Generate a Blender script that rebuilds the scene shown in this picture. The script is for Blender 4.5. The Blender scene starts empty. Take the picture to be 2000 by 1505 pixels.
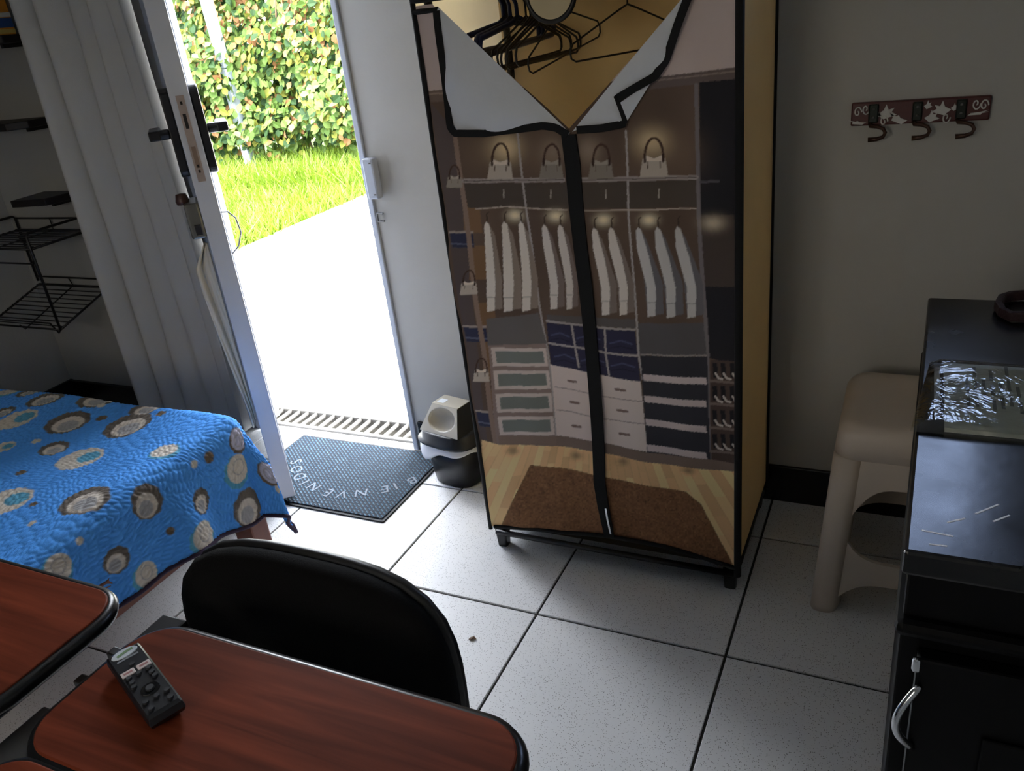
import bpy, bmesh, math, random
import numpy as np
from mathutils import Vector, Matrix

random.seed(7)
rng = np.random.default_rng(7)
sc = bpy.context.scene
C = sc.collection
T = 0.45                        # one floor tile in metres; positions below are mostly given in tiles

# ------------------------------------------------------------------ camera
YAW, PIT, ROLL = -0.48595, 0.43251, -0.12416
CAM = np.array([2.63252, -3.04797, 2.95249])      # tiles
FPX, CX, CY = 1593.25, 1000.0, 752.5              # for a 2000 x 1505 frame
def cam_axes():
    f = np.array([math.sin(YAW)*math.cos(PIT), math.cos(YAW)*math.cos(PIT), -math.sin(PIT)])
    r = np.array([math.cos(YAW), -math.sin(YAW), 0.0])
    u = np.cross(r, f)
    return (r*math.cos(ROLL)+u*math.sin(ROLL), -r*math.sin(ROLL)+u*math.cos(ROLL), f)
CR, CU, CF = cam_axes()
def onto(px, py, val, ax):
    """photo pixel -> point (tiles) on the plane axis[ax] = val"""
    d = CF + (px-CX)/FPX*CR - (py-CY)/FPX*CU
    t = (val-CAM[ax])/d[ax]
    return CAM + t*d
def topx(P):
    d = np.asarray(P, float) - CAM
    z = d @ CF
    return np.stack([CX+FPX*(d@CR)/z, CY-FPX*(d@CU)/z], -1)
cam = bpy.data.cameras.new('camera')
camo = bpy.data.objects.new('camera', cam)
C.objects.link(camo)
cam.sensor_fit = 'HORIZONTAL'; cam.sensor_width = 36.0
cam.lens = FPX/2000*36.0
cam.clip_start = 0.02; cam.clip_end = 300
m = Matrix.Identity(4)
for i in range(3):
    m[i][0] = CR[i]; m[i][1] = CU[i]; m[i][2] = -CF[i]; m[i][3] = CAM[i]*T
camo.matrix_world = m
sc.camera = camo

# ------------------------------------------------------------------ sky, sun, exposure
w = bpy.data.worlds.new('sky'); sc.world = w; w.use_nodes = True
nt = w.node_tree
sky = nt.nodes.new('ShaderNodeTexSky')
sky.sky_type = 'NISHITA'; sky.sun_disc = False
sky.sun_elevation = math.radians(75); sky.sun_rotation = math.radians(160)
sky.air_density = 1.2; sky.dust_density = 2.5
bg = nt.nodes['Background']
hs = nt.nodes.new('ShaderNodeHueSaturation')          # hazy tropical sky, paler than a clear one
hs.inputs['Saturation'].default_value = 0.24
nt.links.new(sky.outputs[0], hs.inputs['Color'])
nt.links.new(hs.outputs[0], bg.inputs[0])
bg.inputs[1].default_value = 0.85
sun = bpy.data.lights.new('sun', 'SUN'); sun.energy = 2.4; sun.angle = math.radians(0.6)
sun.color = (1.0, 0.95, 0.87)
suno = bpy.data.objects.new('sun', sun); C.objects.link(suno)
SUN_FROM = Vector((0.10, -0.26, 1.0)).normalized()
suno.rotation_euler = SUN_FROM.to_track_quat('Z', 'Y').to_euler()
suno.location = (1, 2, 8)
vs = sc.view_settings
vs.view_transform = 'Standard'; vs.look = 'None'; vs.gamma = 1.0
vs.use_curve_mapping = False
vs.exposure = 2.5
def portal(name, x0, x1, z0, z1, y):
    l = bpy.data.lights.new(name, 'AREA'); l.shape = 'RECTANGLE'
    l.size = (x1-x0)*T; l.size_y = (z1-z0)*T
    l.cycles.is_portal = True
    o = bpy.data.objects.new(name, l); C.objects.link(o)
    o.location = ((x0+x1)/2*T, y*T, (z0+z1)/2*T)
    o.rotation_euler = (math.radians(-90 if y > 0 else 90), 0, 0)     # faces into the room
    return o
DOOR = (-2.12, -0.58, 4.62)            # opening: x0, x1, head height
WIN = (2.50, 3.10, 3.00, 4.05)         # high window over the cupboard: x0, x1, z0, z1
WIN2 = (-0.3, 1.5, 2.5, 4.1)            # unseen window added behind the viewer to light the wardrobe front
WALL_Y, WALL_Y2 = 1.425, 1.66          # back wall, inner and outer face
portal('door_daylight_portal', DOOR[0], DOOR[1], 0.02, DOOR[2], 1.70)
portal('window_daylight_portal', WIN[0], WIN[1], WIN[2], WIN[3], 1.70)
portal('added_window_portal', WIN2[0], WIN2[1], WIN2[2], WIN2[3], -6.52)
sc.cycles.max_bounces = 14
sc.cycles.diffuse_bounces = 10
sc.cycles.transparent_max_bounces = 12
sc.cycles.sample_clamp_indirect = 8

# ------------------------------------------------------------------ helpers
def lin(c):
    return tuple(((x/255)/12.92 if x/255 <= 0.04045 else ((x/255+0.055)/1.055)**2.4) for x in c)
MATS = {}
def mat(name, col, rough=0.6, metal=0.0, noise=0.0, nscale=20.0, bump=0.0, bscale=60.0, spec=0.5,
        coat=0.0, stretch=None, trans=0.0):
    """procedural principled material; col in sRGB 0-255"""
    if name in MATS: return MATS[name]
    m = bpy.data.materials.new(name); m.use_nodes = True
    n = m.node_tree.nodes; L = m.node_tree.links
    b = n['Principled BSDF']
    c = lin(col)
    b.inputs['Base Color'].default_value = (*c, 1)
    b.inputs['Roughness'].default_value = rough
    b.inputs['Metallic'].default_value = metal
    b.inputs['Specular IOR Level'].default_value = spec
    b.inputs['Coat Weight'].default_value = coat
    tc = n.new('ShaderNodeTexCoord'); mp = n.new('ShaderNodeMapping')
    L.new(tc.outputs['Object'], mp.inputs[0])
    if stretch: mp.inputs['Scale'].default_value = stretch
    tx = n.new('ShaderNodeTexNoise'); tx.inputs['Scale'].default_value = nscale
    tx.inputs['Detail'].default_value = 5
    L.new(mp.outputs[0], tx.inputs['Vector'])
    mx = n.new('ShaderNodeMixRGB'); mx.blend_type = 'MIX'
    k = noise
    mx.inputs[1].default_value = (*[max(0, x*(1-k)) for x in c], 1)
    mx.inputs[2].default_value = (*[min(1, x*(1+k)) for x in c], 1)
    L.new(tx.outputs[0], mx.inputs[0]); L.new(mx.outputs[0], b.inputs['Base Color'])
    if bump:
        t2 = n.new('ShaderNodeTexNoise'); t2.inputs['Scale'].default_value = bscale
        t2.inputs['Detail'].default_value = 4
        L.new(mp.outputs[0], t2.inputs['Vector'])
        bp = n.new('ShaderNodeBump'); bp.inputs['Strength'].default_value = bump
        bp.inputs['Distance'].default_value = 0.004
        L.new(t2.outputs[0], bp.inputs['Height']); L.new(bp.outputs[0], b.inputs['Normal'])
    if trans:
        tr = n.new('ShaderNodeBsdfTranslucent'); ms = n.new('ShaderNodeMixShader')
        L.new(mx.outputs[0], tr.inputs[0]); ms.inputs[0].default_value = trans
        L.new(b.outputs[0], ms.inputs[1]); L.new(tr.outputs[0], ms.inputs[2])
        L.new(ms.outputs[0], n['Material Output'].inputs[0])
    MATS[name] = m
    return m
def mat_attr(name, rough=0.8, trans=0.0, bump=0.0, bscale=300.0):
    """material that shows the printed colours stored on the mesh"""
    m = bpy.data.materials.new(name); m.use_nodes = True
    n = m.node_tree.nodes; L = m.node_tree.links; b = n['Principled BSDF']
    a = n.new('ShaderNodeAttribute'); a.attribute_name = 'print'
    L.new(a.outputs['Color'], b.inputs['Base Color']); b.inputs['Roughness'].default_value = rough
    b.inputs['Specular IOR Level'].default_value = 0.25
    if bump:
        tc = n.new('ShaderNodeTexCoord'); t = n.new('ShaderNodeTexNoise'); t.inputs['Scale'].default_value = bscale
        L.new(tc.outputs['Object'], t.inputs['Vector'])
        bp = n.new('ShaderNodeBump'); bp.inputs['Strength'].default_value = bump; bp.inputs['Distance'].default_value = 0.003
        L.new(t.outputs[0], bp.inputs['Height']); L.new(bp.outputs[0], b.inputs['Normal'])
    if trans:
        tr = n.new('ShaderNodeBsdfTranslucent'); ms = n.new('ShaderNodeMixShader'); ms.inputs[0].default_value = trans
        L.new(a.outputs['Color'], tr.inputs[0])
        L.new(b.outputs[0], ms.inputs[1]); L.new(tr.outputs[0], ms.inputs[2])
        L.new(ms.outputs[0], n['Material Output'].inputs[0])
    return m

class MB:
    """collects geometry in tiles; build() writes ONE mesh object in metres"""
    def __init__(s): s.v = []; s.f = []
    def add(s, vs, fs):
        o = len(s.v); s.v += [tuple(map(float, p)) for p in vs]; s.f += [tuple(i+o for i in f) for f in fs]; return s
    def box(s, x0, x1, y0, y1, z0, z1):
        return s.add([(x0,y0,z0),(x1,y0,z0),(x1,y1,z0),(x0,y1,z0),(x0,y0,z1),(x1,y0,z1),(x1,y1,z1),(x0,y1,z1)],
                     [(3,2,1,0),(4,5,6,7),(0,1,5,4),(1,2,6,5),(2,3,7,6),(3,0,4,7)])
    def obox(s, c, ax, ay, az, hx, hy, hz):
        c = Vector(c); ax = Vector(ax).normalized()*hx; ay = Vector(ay).normalized()*hy; az = Vector(az).normalized()*hz
        p = [c+sx*ax+sy*ay+sz*az for sz in (-1,1) for sx,sy in ((-1,-1),(1,-1),(1,1),(-1,1))]
        return s.add(p, [(3,2,1,0),(4,5,6,7),(0,1,5,4),(1,2,6,5),(2,3,7,6),(3,0,4,7)])
    def prism(s, poly, z0, z1):
        n = len(poly)
        s.add([(x,y,z0) for x,y in poly]+[(x,y,z1) for x,y in poly],
              [tuple(reversed(range(n))), tuple(range(n,2*n))]+[(i,(i+1)%n,n+(i+1)%n,n+i) for i in range(n)])
        return s
    def loft(s, rings, cap=True):
        n = len(rings[0]); vs = [p for r in rings for p in r]; fs = []
        for k in range(len(rings)-1):
            for i in range(n):
                j = (i+1) % n
                fs.append((k*n+i, k*n+j, (k+1)*n+j, (k+1)*n+i))
        if cap: fs += [tuple(reversed(range(n))), tuple(range((len(rings)-1)*n, len(rings)*n))]
        return s.add(vs, fs)
    def tube(s, path, r, n=8, closed=False):
        P = [Vector(p) for p in path]; N = len(P); rings = []
        up = None
        for i in range(N):
            if closed: t = (P[(i+1)%N]-P[i-1]).normalized()
            else: t = (P[min(i+1,N-1)]-P[max(i-1,0)]).normalized()
            if up is None:
                up = Vector((0,0,1)) if abs(t.z) < 0.9 else Vector((1,0,0))
            a = (up - t*up.dot(t)).normalized(); up = a
            b = t.cross(a)
            rr = r[i] if isinstance(r, (list, tuple)) else r
            rings.append([P[i]+rr*(math.cos(2*math.pi*k/n)*a+math.sin(2*math.pi*k/n)*b) for k in range(n)])
        if closed: rings.append(rings[0])
        return s.loft(rings, cap=not closed)
    def strip(s, pts, half, thick, normal):
        """flat ribbon along pts with half width(s) and thickness"""
        nrm = Vector(normal).normalized(); P = [Vector(p) for p in pts]; rings = []
        for i in range(len(P)):
            t = (P[min(i+1,len(P)-1)]-P[max(i-1,0)]).normalized(); sd = t.cross(nrm).normalized()
            h = half[i] if isinstance(half, (list, tuple)) else half
            rings.append([P[i]-sd*h, P[i]+sd*h, P[i]+sd*h+nrm*thick, P[i]-sd*h+nrm*thick])
        return s.loft(rings)
    def lathe(s, prof, c=(0,0,0), n=32, sx=1.0, sy=1.0, rot=0.0, power=2.0):
        rings = []
        for r, z in prof:
            ring = []
            for k in range(n):
                a = 2*math.pi*k/n
                ca, sa = math.cos(a), math.sin(a)
                q = (abs(ca)**power+abs(sa)**power)**(-1/power)
                x, y = r*sx*ca*q, r*sy*sa*q
                ring.append((c[0]+x*math.cos(rot)-y*math.sin(rot), c[1]+x*math.sin(rot)+y*math.cos(rot), c[2]+z))
            rings.append(ring)
        return s.loft(rings)
    def grid(s, fn, nu, nv):
        vs = [fn(i/nu, j/nv) for j in range(nv+1) for i in range(nu+1)]
        fs = [(j*(nu+1)+i, j*(nu+1)+i+1, (j+1)*(nu+1)+i+1, (j+1)*(nu+1)+i) for j in range(nv) for i in range(nu)]
        return s.add(vs, fs)
    def build(s, name, material, parent=None, smooth=False, bevel=0.0, seg=2, solid=0.0, at=None):
        org = Vector((0,0,0))
        if parent is not None:
            p = parent
            while p is not None: org += p.location; p = p.parent
        off = Vector((0,0,0))
        if at is not None: off = Vector(at)*T
        me = bpy.data.meshes.new(name)
        V = np.array(s.v, float)*T - np.array(org) - np.array(off)
        me.from_pydata(V.tolist(), [], s.f); me.update()
        bm = bmesh.new(); bm.from_mesh(me); bmesh.ops.recalc_face_normals(bm, faces=bm.faces); bm.to_mesh(me); bm.free()
        me.materials.append(material)
        if smooth:
            for pgn in me.polygons: pgn.use_smooth = True
        o = bpy.data.objects.new(name, me); C.objects.link(o)
        o.location = off
        if parent is not None: o.parent = parent
        if solid:
            md = o.modifiers.new('solid', 'SOLIDIFY'); md.thickness = solid; md.offset = 0
        if bevel:
            md = o.modifiers.new('bevel', 'BEVEL'); md.width = bevel; md.segments = seg; md.limit_method = 'ANGLE'
            md.harden_normals = False
        return o
def tag(o, label=None, cat=None, group=None, kind=None):
    if label: o['label'] = label
    if cat: o['category'] = cat
    if group: o['group'] = group
    if kind: o['kind'] = kind
    return o
def thing(name, loc, label=None, cat=None, group=None, kind=None):
    o = bpy.data.objects.new(name, None); C.objects.link(o)
    o.location = Vector(loc)*T; o.empty_display_size = 0.1
    return tag(o, label, cat, group, kind)
def rrect(x0, x1, y0, y1, r, n=6):
    out = []
    for cx, cy, a0 in ((x1-r,y1-r,0),(x0+r,y1-r,90),(x0+r,y0+r,180),(x1-r,y0+r,270)):
        for k in range(n+1):
            a = math.radians(a0+90*k/n); out.append((cx+r*math.cos(a), cy+r*math.sin(a)))
    return out
def shade(o, ang=40):
    for p in o.data.polygons: p.use_smooth = True
    md = o.modifiers.new('wn', 'WEIGHTED_NORMAL'); md.keep_sharp = True
    return o
def text_mesh(txt, size, extrude=0.0):
    cu = bpy.data.curves.new('t', 'FONT'); cu.body = txt; cu.size = size; cu.extrude = extrude
    cu.align_x = 'CENTER'; cu.resolution_u = 3
    o = bpy.data.objects.new('t', cu); C.objects.link(o)
    dg = bpy.context.evaluated_depsgraph_get()
    me = bpy.data.meshes.new_from_object(o.evaluated_get(dg))
    C.objects.unlink(o); bpy.data.objects.remove(o)
    return me

# ------------------------------------------------------------------ materials used in many places
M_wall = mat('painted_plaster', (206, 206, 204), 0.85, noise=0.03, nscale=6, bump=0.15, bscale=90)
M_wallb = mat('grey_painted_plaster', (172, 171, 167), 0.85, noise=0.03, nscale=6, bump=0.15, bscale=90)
M_grout = mat('dark_grout', (52, 50, 48), 0.9)
M_black_tile = mat('black_ceramic_skirting', (16, 16, 18), 0.25)
M_black_metal = mat('black_coated_metal', (12, 12, 14), 0.4)
M_black_cloth = mat('black_fabric_trim', (10, 10, 12), 0.9)
M_white_paint = mat('white_door_enamel', (196, 199, 206), 0.35, noise=0.02)
M_chrome = mat('chrome', (205, 208, 212), 0.16, metal=1.0)
M_steel = mat('dull_steel', (120, 120, 120), 0.4, metal=1.0, noise=0.2)

# floor tiles: white with fine dark specks
def make_tile_mat():
    m = bpy.data.materials.new('speckled_white_ceramic'); m.use_nodes = True
    n = m.node_tree.nodes; L = m.node_tree.links; b = n['Principled BSDF']
    geo = n.new('ShaderNodeNewGeometry')
    vo = n.new('ShaderNodeTexVoronoi'); vo.inputs['Scale'].default_value = 320
    L.new(geo.outputs['Position'], vo.inputs['Vector'])
    lt = n.new('ShaderNodeMath'); lt.operation = 'LESS_THAN'; lt.inputs[1].default_value = 0.26
    L.new(vo.outputs['Distance'], lt.inputs[0])
    sp = n.new('ShaderNodeSeparateColor'); L.new(vo.outputs['Color'], sp.inputs[0])
    g2 = n.new('ShaderNodeMath'); g2.operation = 'GREATER_THAN'; g2.inputs[1].default_value = 0.52
    L.new(sp.outputs[0], g2.inputs[0])
    mu = n.new('ShaderNodeMath'); mu.operation = 'MULTIPLY'
    L.new(lt.outputs[0], mu.inputs[0]); L.new(g2.outputs[0], mu.inputs[1])
    no = n.new('ShaderNodeTexNoise'); no.inputs['Scale'].default_value = 3
    L.new(geo.outputs['Position'], no.inputs['Vector'])
    base = n.new('ShaderNodeMixRGB')
    base.inputs[1].default_value = (*lin((218,219,220)), 1); base.inputs[2].default_value = (*lin((234,234,234)), 1)
    L.new(no.outputs[0], base.inputs[0])
    mx = n.new('ShaderNodeMixRGB'); L.new(mu.outputs[0], mx.inputs[0]); L.new(base.outputs[0], mx.inputs[1])
    mx.inputs[2].default_value = (*lin((92,90,88)), 1)
    L.new(mx.outputs[0], b.inputs['Base Color'])
    b.inputs['Roughness'].default_value = 0.42; b.inputs['Specular IOR Level'].default_value = 0.35
    return m
M_tile = make_tile_mat()

XL, XR, YF, ZC = -4.40, 4.35, -6.2, 5.5      # left wall, right wall, front wall, ceiling
# ------------------------------------------------------------------ floor with every tile laid
floor = MB().box(XL-0.3, XR+0.3, YF-0.3, 1.50, -0.12, -0.010).build('floor', M_grout)
tag(floor, 'white speckled ceramic tile floor with dark joints', kind='structure')
tile_meshes = {}
G = 0.007
for ix in range(-5, 5):
    for iy in range(-7, 2):
        x0, x1 = max(ix, XL), min(ix+1, XR); y0, y1 = max(iy, YF), min(iy+1, 1.5)
        if x1-x0 < 0.03 or y1-y0 < 0.03: continue
        key = (round(x1-x0, 3), round(y1-y0, 3))
        if key not in tile_meshes:
            a, b_ = key
            o = MB().box(G, a-G, G, b_-G, -0.03, 0.0).build('tile', M_tile)
            bm = bmesh.new(); bm.from_mesh(o.data)
            bmesh.ops.bevel(bm, geom=[e for e in bm.edges if all(v.co.z > -0.005 for v in e.verts)], offset=0.0012, segments=1, affect='EDGES')
            bm.to_mesh(o.data); bm.free()
            tile_meshes[key] = o.data
        else:
            o = bpy.data.objects.new('tile', tile_meshes[key]); C.objects.link(o)
        o.parent = floor; o.location = Vector((x0, y0, 0))*T

# ------------------------------------------------------------------ walls, ceiling
wb = MB()
wb.box(XL, DOOR[0]-0.06, WALL_Y, WALL_Y2, 0, ZC)
wb.box(DOOR[0]-0.06, DOOR[1], WALL_Y, WALL_Y2, DOOR[2]+0.06, ZC)
wb.box(DOOR[1], WIN[0], WALL_Y, WALL_Y2, 0, ZC)
wb.box(WIN[0], WIN[1], WALL_Y, WALL_Y2, 0, WIN[2])
wb.box(WIN[0], WIN[1], WALL_Y, WALL_Y2, WIN[3], ZC)
wb.box(WIN[1], XR, WALL_Y, WALL_Y2, 0, ZC)
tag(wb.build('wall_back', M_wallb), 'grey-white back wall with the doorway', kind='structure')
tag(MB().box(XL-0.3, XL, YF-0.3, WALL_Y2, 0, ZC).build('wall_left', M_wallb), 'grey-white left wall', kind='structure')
tag(MB().box(XR, XR+0.3, YF-0.3, WALL_Y2, 0, ZC).build('wall_right', M_wall), 'white right wall', kind='structure')
wf = MB().box(XL, WIN2[0], YF-0.3, YF, 0, ZC).box(WIN2[1], XR, YF-0.3, YF, 0, ZC)
wf.box(WIN2[0], WIN2[1], YF-0.3, YF, 0, WIN2[2]).box(WIN2[0], WIN2[1], YF-0.3, YF, WIN2[3], ZC)
tag(wf.build('wall_front', M_wall), 'white wall behind the viewer', kind='structure')
tag(MB().box(XL-0.3, XR+0.3, YF-0.3, WALL_Y2+0.02, ZC, ZC+0.3).build('ceiling', M_wall), 'white ceiling', kind='structure')
# unseen eave added to keep direct sun off the threshold
tag(MB().box(XL-0.3, XR+0.3, WALL_Y2+0.03, 2.25, ZC+0.02, ZC+0.25).build('trim_3', M_wall), 'added unseen eave shading the doorway', kind='structure')
# skirting
tag(MB().box(DOOR[1]+0.03, XR, 1.40, WALL_Y-0.001, 0.0, 0.25).build('baseboard_back', M_black_tile, bevel=0.003), 'black tiled skirting along the back wall', kind='structure')
tag(MB().box(XL+0.03, DOOR[0]-0.12, 1.385, WALL_Y-0.001, 0.0, 0.25).build('baseboard_back', M_black_tile, bevel=0.003), 'black tiled skirting behind the bed', kind='structure')
tag(MB().box(XL+0.001, XL+0.03, -5.9, 1.424, 0.0, 0.25).build('baseboard_left', M_black_tile), 'black tiled skirting along the left wall', kind='structure')

# metal door frame
M_frame = mat('grey_blue_door_frame', (170, 176, 188), 0.4, noise=0.04)
fr = thing('trim_1', (DOOR[1], 1.5, 0), 'painted metal frame of the doorway', kind='structure')
MB().box(DOOR[1]-0.045, DOOR[1]-0.002, WALL_Y-0.02, WALL_Y2, 0, DOOR[2]+0.05).build('jamb', M_frame, fr, bevel=0.003)
MB().box(DOOR[0]-0.058, DOOR[0]-0.01, WALL_Y-0.02, WALL_Y2, 0, DOOR[2]+0.05).build('jamb', M_frame, fr, bevel=0.003)
MB().box(DOOR[0]-0.009, DOOR[1]-0.046, WALL_Y-0.02, WALL_Y2, DOOR[2], DOOR[2]+0.05).build('head', M_frame, fr, bevel=0.003)
p = onto(732, 347, WALL_Y-0.03, 1)
st = MB().box(p[0]-0.045, p[0]+0.04, WALL_Y-0.085, WALL_Y-0.021, p[2]-0.13, p[2]+0.13).build('strike_box', M_frame, fr, bevel=0.006)
for s_ in (-1, 1):
    MB().lathe([(0.008,0),(0.008,0.006)], (p[0]+0.02, WALL_Y-0.09, p[2]+s_*0.10), 8).build('screw', M_steel, st)
p = onto(742, 424, WALL_Y-0.03, 1)
MB().tube([(p[0]+0.03,WALL_Y-0.03,p[2]+0.025),(p[0]-0.02,WALL_Y-0.03,p[2]+0.03),(p[0]-0.02,WALL_Y-0.03,p[2]-0.03),(p[0]+0.03,WALL_Y-0.03,p[2]-0.025)], 0.008, 6).build('padlock_eye', M_steel, fr)

# high window over the cupboard
M_pane = bpy.data.materials.new('clear_glass'); M_pane.use_nodes = True
_n = M_pane.node_tree.nodes; _L = M_pane.node_tree.links
_n.remove(_n['Principled BSDF'])
_tr = _n.new('ShaderNodeBsdfTransparent'); _tr.inputs[0].default_value = (0.62, 0.69, 0.82, 1)
_gl = _n.new('ShaderNodeBsdfGlossy'); _gl.inputs['Roughness'].default_value = 0.03
_fz = _n.new('ShaderNodeFresnel'); _fz.inputs[0].default_value = 1.45
_ms = _n.new('ShaderNodeMixShader')
_L.new(_fz.outputs[0], _ms.inputs[0]); _L.new(_tr.outputs[0], _ms.inputs[1]); _L.new(_gl.outputs[0], _ms.inputs[2])
_L.new(_ms.outputs[0], _n['Material Output'].inputs[0])
M_pane2 = M_pane.copy(); M_pane2.name = 'dimming_glass'
for n_ in M_pane2.node_tree.nodes:
    if n_.type == 'BSDF_TRANSPARENT': n_.inputs[0].default_value = (0.60, 0.56, 0.50, 1)  # tint dims and warms the daylight of the added window
wi = thing('window_1', (WIN[0], 1.54, WIN[2]), 'high window over the black cupboard', kind='structure')
b = 0.06
for x0, x1, z0, z1 in ((WIN[0],WIN[1],WIN[2],WIN[2]+b),(WIN[0],WIN[1],WIN[3]-b,WIN[3]),(WIN[0],WIN[0]+b,WIN[2]+b,WIN[3]-b),(WIN[1]-b,WIN[1],WIN[2]+b,WIN[3]-b),((WIN[0]+WIN[1])/2-b/2,(WIN[0]+WIN[1])/2+b/2,WIN[2]+b,WIN[3]-b)):
    MB().box(x0, x1, 1.50, 1.58, z0, z1).build('window_frame', M_white_paint, wi)
xm = (WIN[0]+WIN[1])/2
for x0, x1 in ((WIN[0]+b, xm-b/2), (xm+b/2, WIN[1]-b)):
    MB().box(x0, x1, 1.535, 1.545, WIN[2]+b, WIN[3]-b).build('pane', M_pane, wi)

wi2 = thing('window_added', (WIN2[0], YF-0.15, WIN2[2]), 'added window behind the viewer that lights the wardrobe front', kind='structure')
xm = (WIN2[0]+WIN2[1])/2
for x0, x1, z0, z1 in ((WIN2[0],WIN2[1],WIN2[2],WIN2[2]+b),(WIN2[0],WIN2[1],WIN2[3]-b,WIN2[3]),(WIN2[0],WIN2[0]+b,WIN2[2]+b,WIN2[3]-b),(WIN2[1]-b,WIN2[1],WIN2[2]+b,WIN2[3]-b),(xm-b/2,xm+b/2,WIN2[2]+b,WIN2[3]-b)):
    MB().box(x0, x1, YF-0.2, YF-0.1, z0, z1).build('window_frame', M_white_paint, wi2)
for x0, x1 in ((WIN2[0]+b, xm-b/2), (xm+b/2, WIN2[1]-b)):
    MB().box(x0, x1, YF-0.155, YF-0.145, WIN2[2]+b, WIN2[3]-b).build('pane', M_pane2, wi2)

# ------------------------------------------------------------------ outside: drive, kerb, lawn
M_conc = mat('pale_concrete_drive', (190, 186, 178), 0.9, noise=0.08, nscale=3, bump=0.3, bscale=120)
M_kerb = mat('weathered_kerb_concrete', (176, 172, 162), 0.95, noise=0.25, nscale=9, bump=0.5, bscale=60)
M_lawn = mat('lawn_soil', (62, 80, 28), 1.0, noise=0.3, nscale=8)
KX = -5.80
tag(MB().box(KX, 16, 1.84, 30, -0.3, 0.0).build('driveway', M_conc), 'sunlit pale concrete driveway outside the door', kind='structure')
tag(MB().box(-2.6, 16, 1.50, 1.84, -0.6, -0.30).build('drain_channel', mat('shade_dark_channel', (34, 29, 22), 0.9, noise=0.4, nscale=14)), 'dark drain channel under the grate', kind='structure')  # channel floor coloured dark to stand in for shade between the bars
tag(MB().box(KX, -2.6, 1.68, 1.84, -0.3, 0.0).build('paving_edge', M_conc), 'concrete beside the drain', kind='structure')
dk = MB().box(-2.6, 16, 1.80, 1.84, -0.3, 0.004).build('drain_kerb', M_kerb); tag(dk, 'stained concrete lip behind the drain grate', kind='structure')
kr = thing('kerb', (KX, 8, 0), 'pale concrete kerb between driveway and lawn', kind='structure')
yy = 2.0
while yy < 26:
    l_ = 2.2
    j = random.uniform(-0.01, 0.01)
    MB().box(KX-0.36+j, KX+j, yy+0.012, yy+l_-0.012, -0.3, 0.24+random.uniform(-0.01,0.01)).build('kerb_stone', M_kerb, kr, bevel=0.02, seg=3)
    yy += l_
tag(MB().box(-60, KX-0.37, -10, 60, -0.3, 0.17).build('lawn', M_lawn), 'grassy verge beyond the kerb', kind='structure')
tag(MB().box(-60, 60, 31, 120, -0.3, 0.10).build('far_ground', M_conc), 'bright ground beyond the hedge', kind='structure')

# drain grate in the doorway
gr = thing('drain_grate', (-1.35, 1.66, 0), 'pale metal drain grate across the threshold', 'grate')
M_grate = mat('grate_weathered_paint', (138, 134, 126), 0.6, noise=0.25, nscale=30)
gx0, gx1 = -2.50, 0.25
MB().box(gx0, gx1, 1.505, 1.545, -0.07, 0.012).build('rail', M_grate, gr, bevel=0.004)
MB().box(gx0, gx1, 1.755, 1.795, -0.07, 0.012).build('rail', M_grate, gr, bevel=0.004)
k = 0
x = gx0+0.03
while x < gx1-0.10:
    MB().prism([(x,1.546),(x+0.024,1.546),(x+0.024,1.754),(x,1.754)], -0.020, 0.008).build('bar', M_grate, gr, bevel=0.003)
    x += 0.092

# ------------------------------------------------------------------ hedge, post, grass
def leaf_mesh(name, s_, material):
    me = bpy.data.meshes.new(name)
    v = [(0,0,0),(0.30,0.30,0.05),(0.36,0.62,0.04),(0,1.0,-0.10),(-0.36,0.62,0.04),(-0.30,0.30,0.05),(0,0.33,-0.03),(0,0.66,-0.05)]
    f = [(0,1,6),(1,2,7,6),(2,3,7),(0,6,5),(6,7,4,5),(7,3,4)]
    me.from_pydata([(a*s_,b_*s_,c*s_) for a,b_,c in v], [], f); me.update(); me.materials.append(material)
    for pgn in me.polygons: pgn.use_smooth = False
    return me
def leaf_mat(name, col):
    m = mat(name, col, 0.65, noise=0.35, nscale=6, trans=0.30, spec=0.15); return m
LM = [leaf_mat('leaf_mid_green', (62,84,34)), leaf_mat('leaf_pale_green', (92,112,58)), leaf_mat('leaf_dark_green', (32,54,26)),
      leaf_mat('leaf_young_coppery', (132,96,64)), leaf_mat('leaf_yellow_green', (104,108,44))]
leaf_meshes = [leaf_mesh('leaf', 0.082, m_) for m_ in LM]
hedge = thing('hedge', (-9.5, 12.2, 0.17), 'tall leafy green hedge beyond the lawn, seen through the doorway', 'hedge')
def hedge_front(x, z):
    """front surface of the hedge (tiles): a lumpy wall that bulges at mid height"""
    y = 11.35 - 0.75*math.sin(max(0, min(1, (z-0.1)/3.2))*math.pi)**0.8
    y += 0.35*math.sin(x*1.3+0.7)+0.22*math.sin(x*2.9+z*1.7)+0.18*math.sin(z*3.1-x*0.8)
    y += 0.30*max(0, z-3.0)
    return y
def leaf_xform(x, y, z):
    nrm = Vector((random.gauss(0.05,0.5), -1+random.gauss(0,0.35), 0.55+random.gauss(0,0.45))).normalized()
    tip = Vector((random.gauss(0,0.7), -0.2, -0.75+random.gauss(0,0.45)))
    tip = (tip - nrm*tip.dot(nrm)).normalized()
    sd = tip.cross(nrm)
    sc_ = random.uniform(0.7, 1.25)
    mt = Matrix(((sd.x, tip.x, nrm.x, 0), (sd.y, tip.y, nrm.y, 0), (sd.z, tip.z, nrm.z, 0), (0,0,0,1)))
    return Matrix.Translation(Vector((x,y,z))*T) @ mt @ Matrix.Scale(sc_, 4)
def pick(x, z):
    r = random.random()
    if r < 0.05+0.20*max(0, z-2.2)/2: return 3
    if r < 0.22+0.25*max(0, z-2.2)/2: return 4
    if r < 0.50: return 1
    if r < 0.80: return 0
    return 2
N_SINGLE, N_ALL = 300, 26000
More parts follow.
